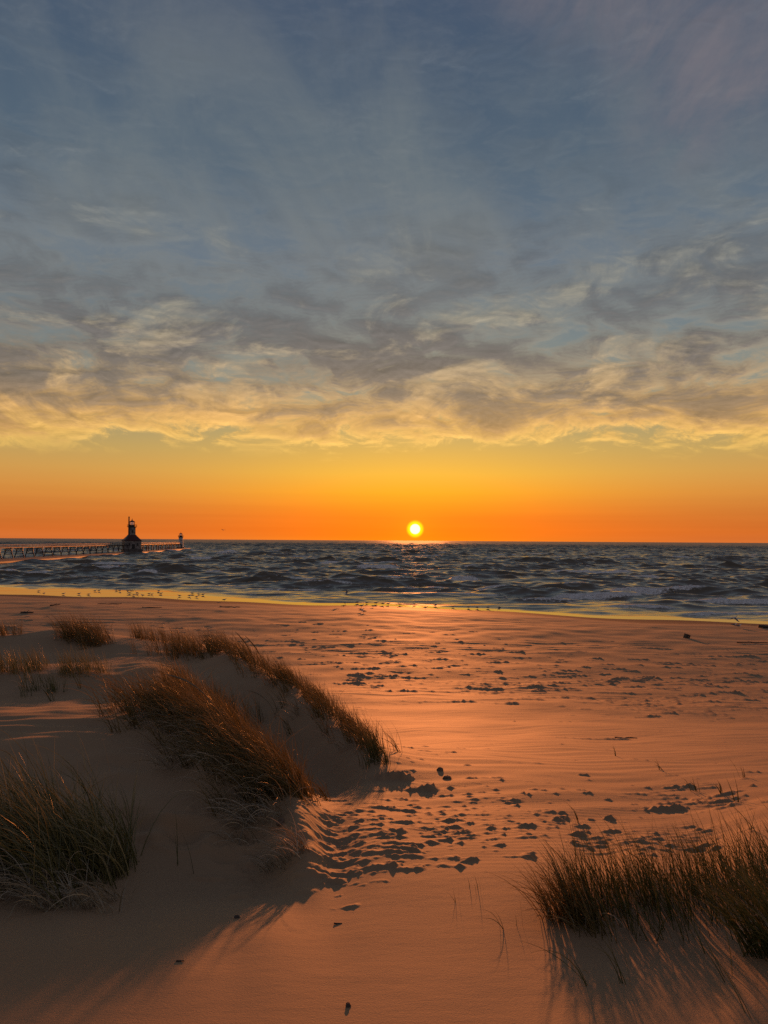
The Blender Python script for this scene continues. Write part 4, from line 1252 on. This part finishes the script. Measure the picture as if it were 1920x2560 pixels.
POOL_L = [(97, 1477), (110, 1484), (159, 1484), (198, 1484), (222, 1485), (238, 1476), (248, 1476), (290, 1475), (300, 1476), (323, 1482), (335, 1487), (342, 1481), (344, 1485),
          (356, 1489), (373, 1484), (380, 1485), (397, 1477), (403, 1483), (448, 1489), (474, 1489), (480, 1483), (492, 1491), (496, 1485), (508, 1486), (561, 1501)]
POOL_M = [(863, 1508), (894, 1506), (916, 1507), (941, 1508), (958, 1510), (971, 1510), (999, 1511), (1035, 1510), (1064, 1521), (1089, 1513), (1133, 1516), (1172, 1518), (1194, 1519), (1221, 1519), (1248, 1518)]
rg = random.Random(4)
first = standing_gull(); used = False
def place(px, row, label, z=None, sc=1.0):
    global used
    o = first if not used else dup(first)
    used = True
    p = on_level(px, row + 2, 0.02)
    gz = float(ground_z(p[:1], p[1:2])[0])
    if gz > 0.02:
        x, y = hit(px, row + 2, 20, 130); p = np.array([x, y, float(ground_z(np.array([x]), np.array([y]))[0])])
    else: p[2] = max(gz, -0.09)
    o.location = p
    s = sc * rg.uniform(.95, 1.2); o.scale = (s, s, s)
    o.rotation_euler = (0, 0, rg.choice((0.0, 0.0, math.pi)) + rg.uniform(-.6, .6))
    tag(o, label, 'gull', 'gulls along the water edge')
for i, (px, row) in enumerate(sorted(POOL_L)):
    place(px, row, 'gull standing in the left shining pool, %s from its left end' % ORD[i])
for i, (px, row) in enumerate(sorted(POOL_M)):
    place(px, row, 'gull standing by the middle water edge, %s from its left' % ORD[i])
place(904, 1528, 'gull on dry sand below the middle pool, left one of two close together')
place(909, 1531, 'gull on dry sand below the middle pool, right one of two close together')
place(904, 1517, 'gull on the wet sand strip just above the close pair')
place(933, 1517, 'gull on the wet sand strip, right of the close pair')
place(1836, 1565, 'left gull of the pair standing on wet sand at far right')
place(1847, 1568, 'right gull of the pair standing on wet sand at far right')
fu = flying_gull(.75); p = on_level(866, 1509); fu.location = (p[0], p[1], 1.25); fu.rotation_euler = (.5, .3, .4); fu.scale = (1.4,) * 3
tag(fu, 'gull taking off with raised wings above the middle water edge', 'gull', 'gulls along the water edge')
fd = flying_gull(-.45); p = on_level(1836, 1562); fd.location = (p[0], p[1], .75); fd.rotation_euler = (0.1, 0, .3); fd.scale = (1.45,) * 3
tag(fd, 'gull gliding low with arched wings over the pair at far right', 'gull', 'gulls along the water edge')
fd = flying_gull(.3); p = at(558, 1325, 210); fd.location = p; fd.rotation_euler = (0.1, .1, 2.6); fd.scale = (1.5,) * 3
tag(fd, 'distant gull flying in the orange sky above the horizon', 'gull', 'gulls along the water edge')
fd = flying_gull(.35); p = on_level(1264, 1502); fd.location = (p[0], p[1], .35); fd.rotation_euler = (.2, 0, .2); fd.scale = (1.3,) * 3
tag(fd, 'gull skimming the surf right of the middle flock', 'gull', 'gulls along the water edge')

# ------------------------------------------------------------------ things lying on the beach
def rough_block(size, seed, jag=.12):
    r = random.Random(seed); mb = MB()
    nz, nn = 6, 9; rings = []
    for i in range(nz):
        t = i / (nz - 1); rr = (.55 + .75 * math.sin(math.pi * (t * .8 + .15)))
        rings.append([(size[0] * rr * .5 * math.cos(2 * math.pi * k / nn) * r.uniform(1 - jag, 1 + jag), size[1] * rr * .5 * math.sin(2 * math.pi * k / nn) * r.uniform(1 - jag, 1 + jag),
                       size[2] * (t - .25) + r.uniform(-.05, .05) * size[2]) for k in range(nn)])
    mb.loft(rings); return mb
def on_sand(px, row, lo=2.0):
    x, y = hit(px, row, lo); return (x, y, float(ground_z(np.array([x]), np.array([y]))[0]))
def driftwood(name, label, px, row, L, rad, rz, mat=M_WOOD, seed=1, branch=True, lo=2.0, tilt=0.0):
    r = random.Random(seed); mb = MB(); pts = []; rads = []
    for k in range(8):
        t = k / 7 - .5; pts.append((L * t, r.uniform(-.02, .02) * L, rad * .7 + r.uniform(-.01, .02) * L + tilt * L * (t + .5))); rads.append(rad * (1 - .5 * (t + .5)) * r.uniform(.85, 1.15))
    mb.tube(pts, rads, 8)
    o = mb.build(name, mat, smooth=True)
    if branch:
        b = MB(); s = pts[3]; b.tube([s, (s[0] + L * .1, s[1] + .03 * L, s[2] + L * .08), (s[0] + L * .22, s[1] + .02 * L, s[2] + L * .18)], [rad * .6, rad * .4, rad * .15], 6)
        bo = b.build('branch', mat, o, smooth=True)
    o.location = on_sand(px, row, lo); o.rotation_euler = (0, 0, rz); tag(o, label, 'driftwood', 'driftwood on the beach')
    return o
# dark weathered crate, tipped into the sand
loc = on_sand(1716, 1595, 30)
root = empty('wooden_crate', loc, 'small dark wooden crate tipped on one corner, alone on the flat beach', 'crate', rz=.35)
cb = MB()
for i in range(5):
    z = -.05 + .112 * i
    cb.box((0, -.25, z), (.54, .025, .100)); cb.box((0, .25, z), (.54, .025, .100))
    cb.box((-.257, 0, z), (.025, .47, .100)); cb.box((.257, 0, z), (.025, .47, .100))
sl = cb.build('slats', M_WOOD, root)
cp = MB()
for sx in (-1, 1):
    for sy in (-1, 1): cp.box((sx * .218, sy * .212, .17), (.05, .045, .53))
cp.build('corner_posts', M_WOOD, root)
bt = MB(); bt.box((0, 0, -.115), (.53, .51, .025)); bt.build('bottom', M_WOOD, root)
lidm = MB(); lidm.box((0, 0, .455), (.53, .51, .025)); lidm.build('lid', M_WOOD, root)
root.rotation_euler = (.05, .30, .08); root.scale = (.66, .66, .66)
driftwood('driftwood_log', 'thick dark log on wet sand at the right edge', 1945, 1571, 3.4, .15, -.06, M_WOOD, 2, False, 30)
driftwood('driftwood_log', 'long thin dark log lying beyond the crate, near the right edge', 1880, 1608, 2.2, .05, -.04, M_WOOD, 3, False, 30)
driftwood('driftwood_branch', 'dark forked driftwood with a pale chip on the left beach', 68, 1533, 1.2, .10, .1, M_WOOD, 4, True, 30)
driftwood('driftwood_branch', 'upturned dark root on the upper left beach', 138, 1515, 1.1, .07, .15, M_WOOD, 5, True, 30, .12)
driftwood('driftwood_log', 'dark flat log on the sand above the grass tuft', 380, 1520, 2.2, .06, -.05, M_WOOD, 6, False, 30)
driftwood('driftwood_log', 'slim dark log on the sandbar in the left pool', 275, 1486, 2.8, .06, .03, M_WOOD, 7, False, 60)
driftwood('driftwood_log', 'dark stick on the wet strip right of the left pool', 575, 1502, 2.4, .06, -.05, M_WOOD, 8, False, 60)
driftwood('driftwood_stick', 'short dark stick lying alone on the smooth near sand', 450, 2404, .034, .0042, .02, M_WOOD, 9, False)
driftwood('driftwood_stick', 'tiny dark stick on the ripples in the middle foreground', 845, 2310, .04, .004, .05, M_WOOD, 10, False)
driftwood('driftwood_stick', 'dark stick half buried on the lit slope above the crusts', 1565, 1846, .45, .016, -.05, M_WOOD, 11, False)
for i, (px, row, s, lb) in enumerate(((1100, 1928, (.15, .13, .12), 'dark rounded clod of crusted sand, topmost in the scoured pit'), (1118, 1945, (.2, .14, .1), 'flat dark clod just under the rounded one'),
                                      (702, 2058, (.12, .1, .14), 'black clod among straw at the ridge toe'),
                                      (870, 2516, (.016, .015, .018), 'pea sized dark pebble near the bottom edge'), (592, 2295, (.02, .018, .018), 'small dark pebble on the near lit sand'),
                                      )):
    s = tuple(k * (.36 if s[0] > .03 else 1) for k in s)
    o = rough_block(s, 60 + i, .25).build('sand_clod' if s[0] > .022 else 'pebble', M_CLOD if s[0] > .022 else M_WOOD, smooth=False)
    o.location = on_sand(px, row); tag(o, lb, 'clod' if s[0] > .022 else 'pebble', 'clods in the scoured pit' if s[0] > .022 else 'pebbles on the sand')
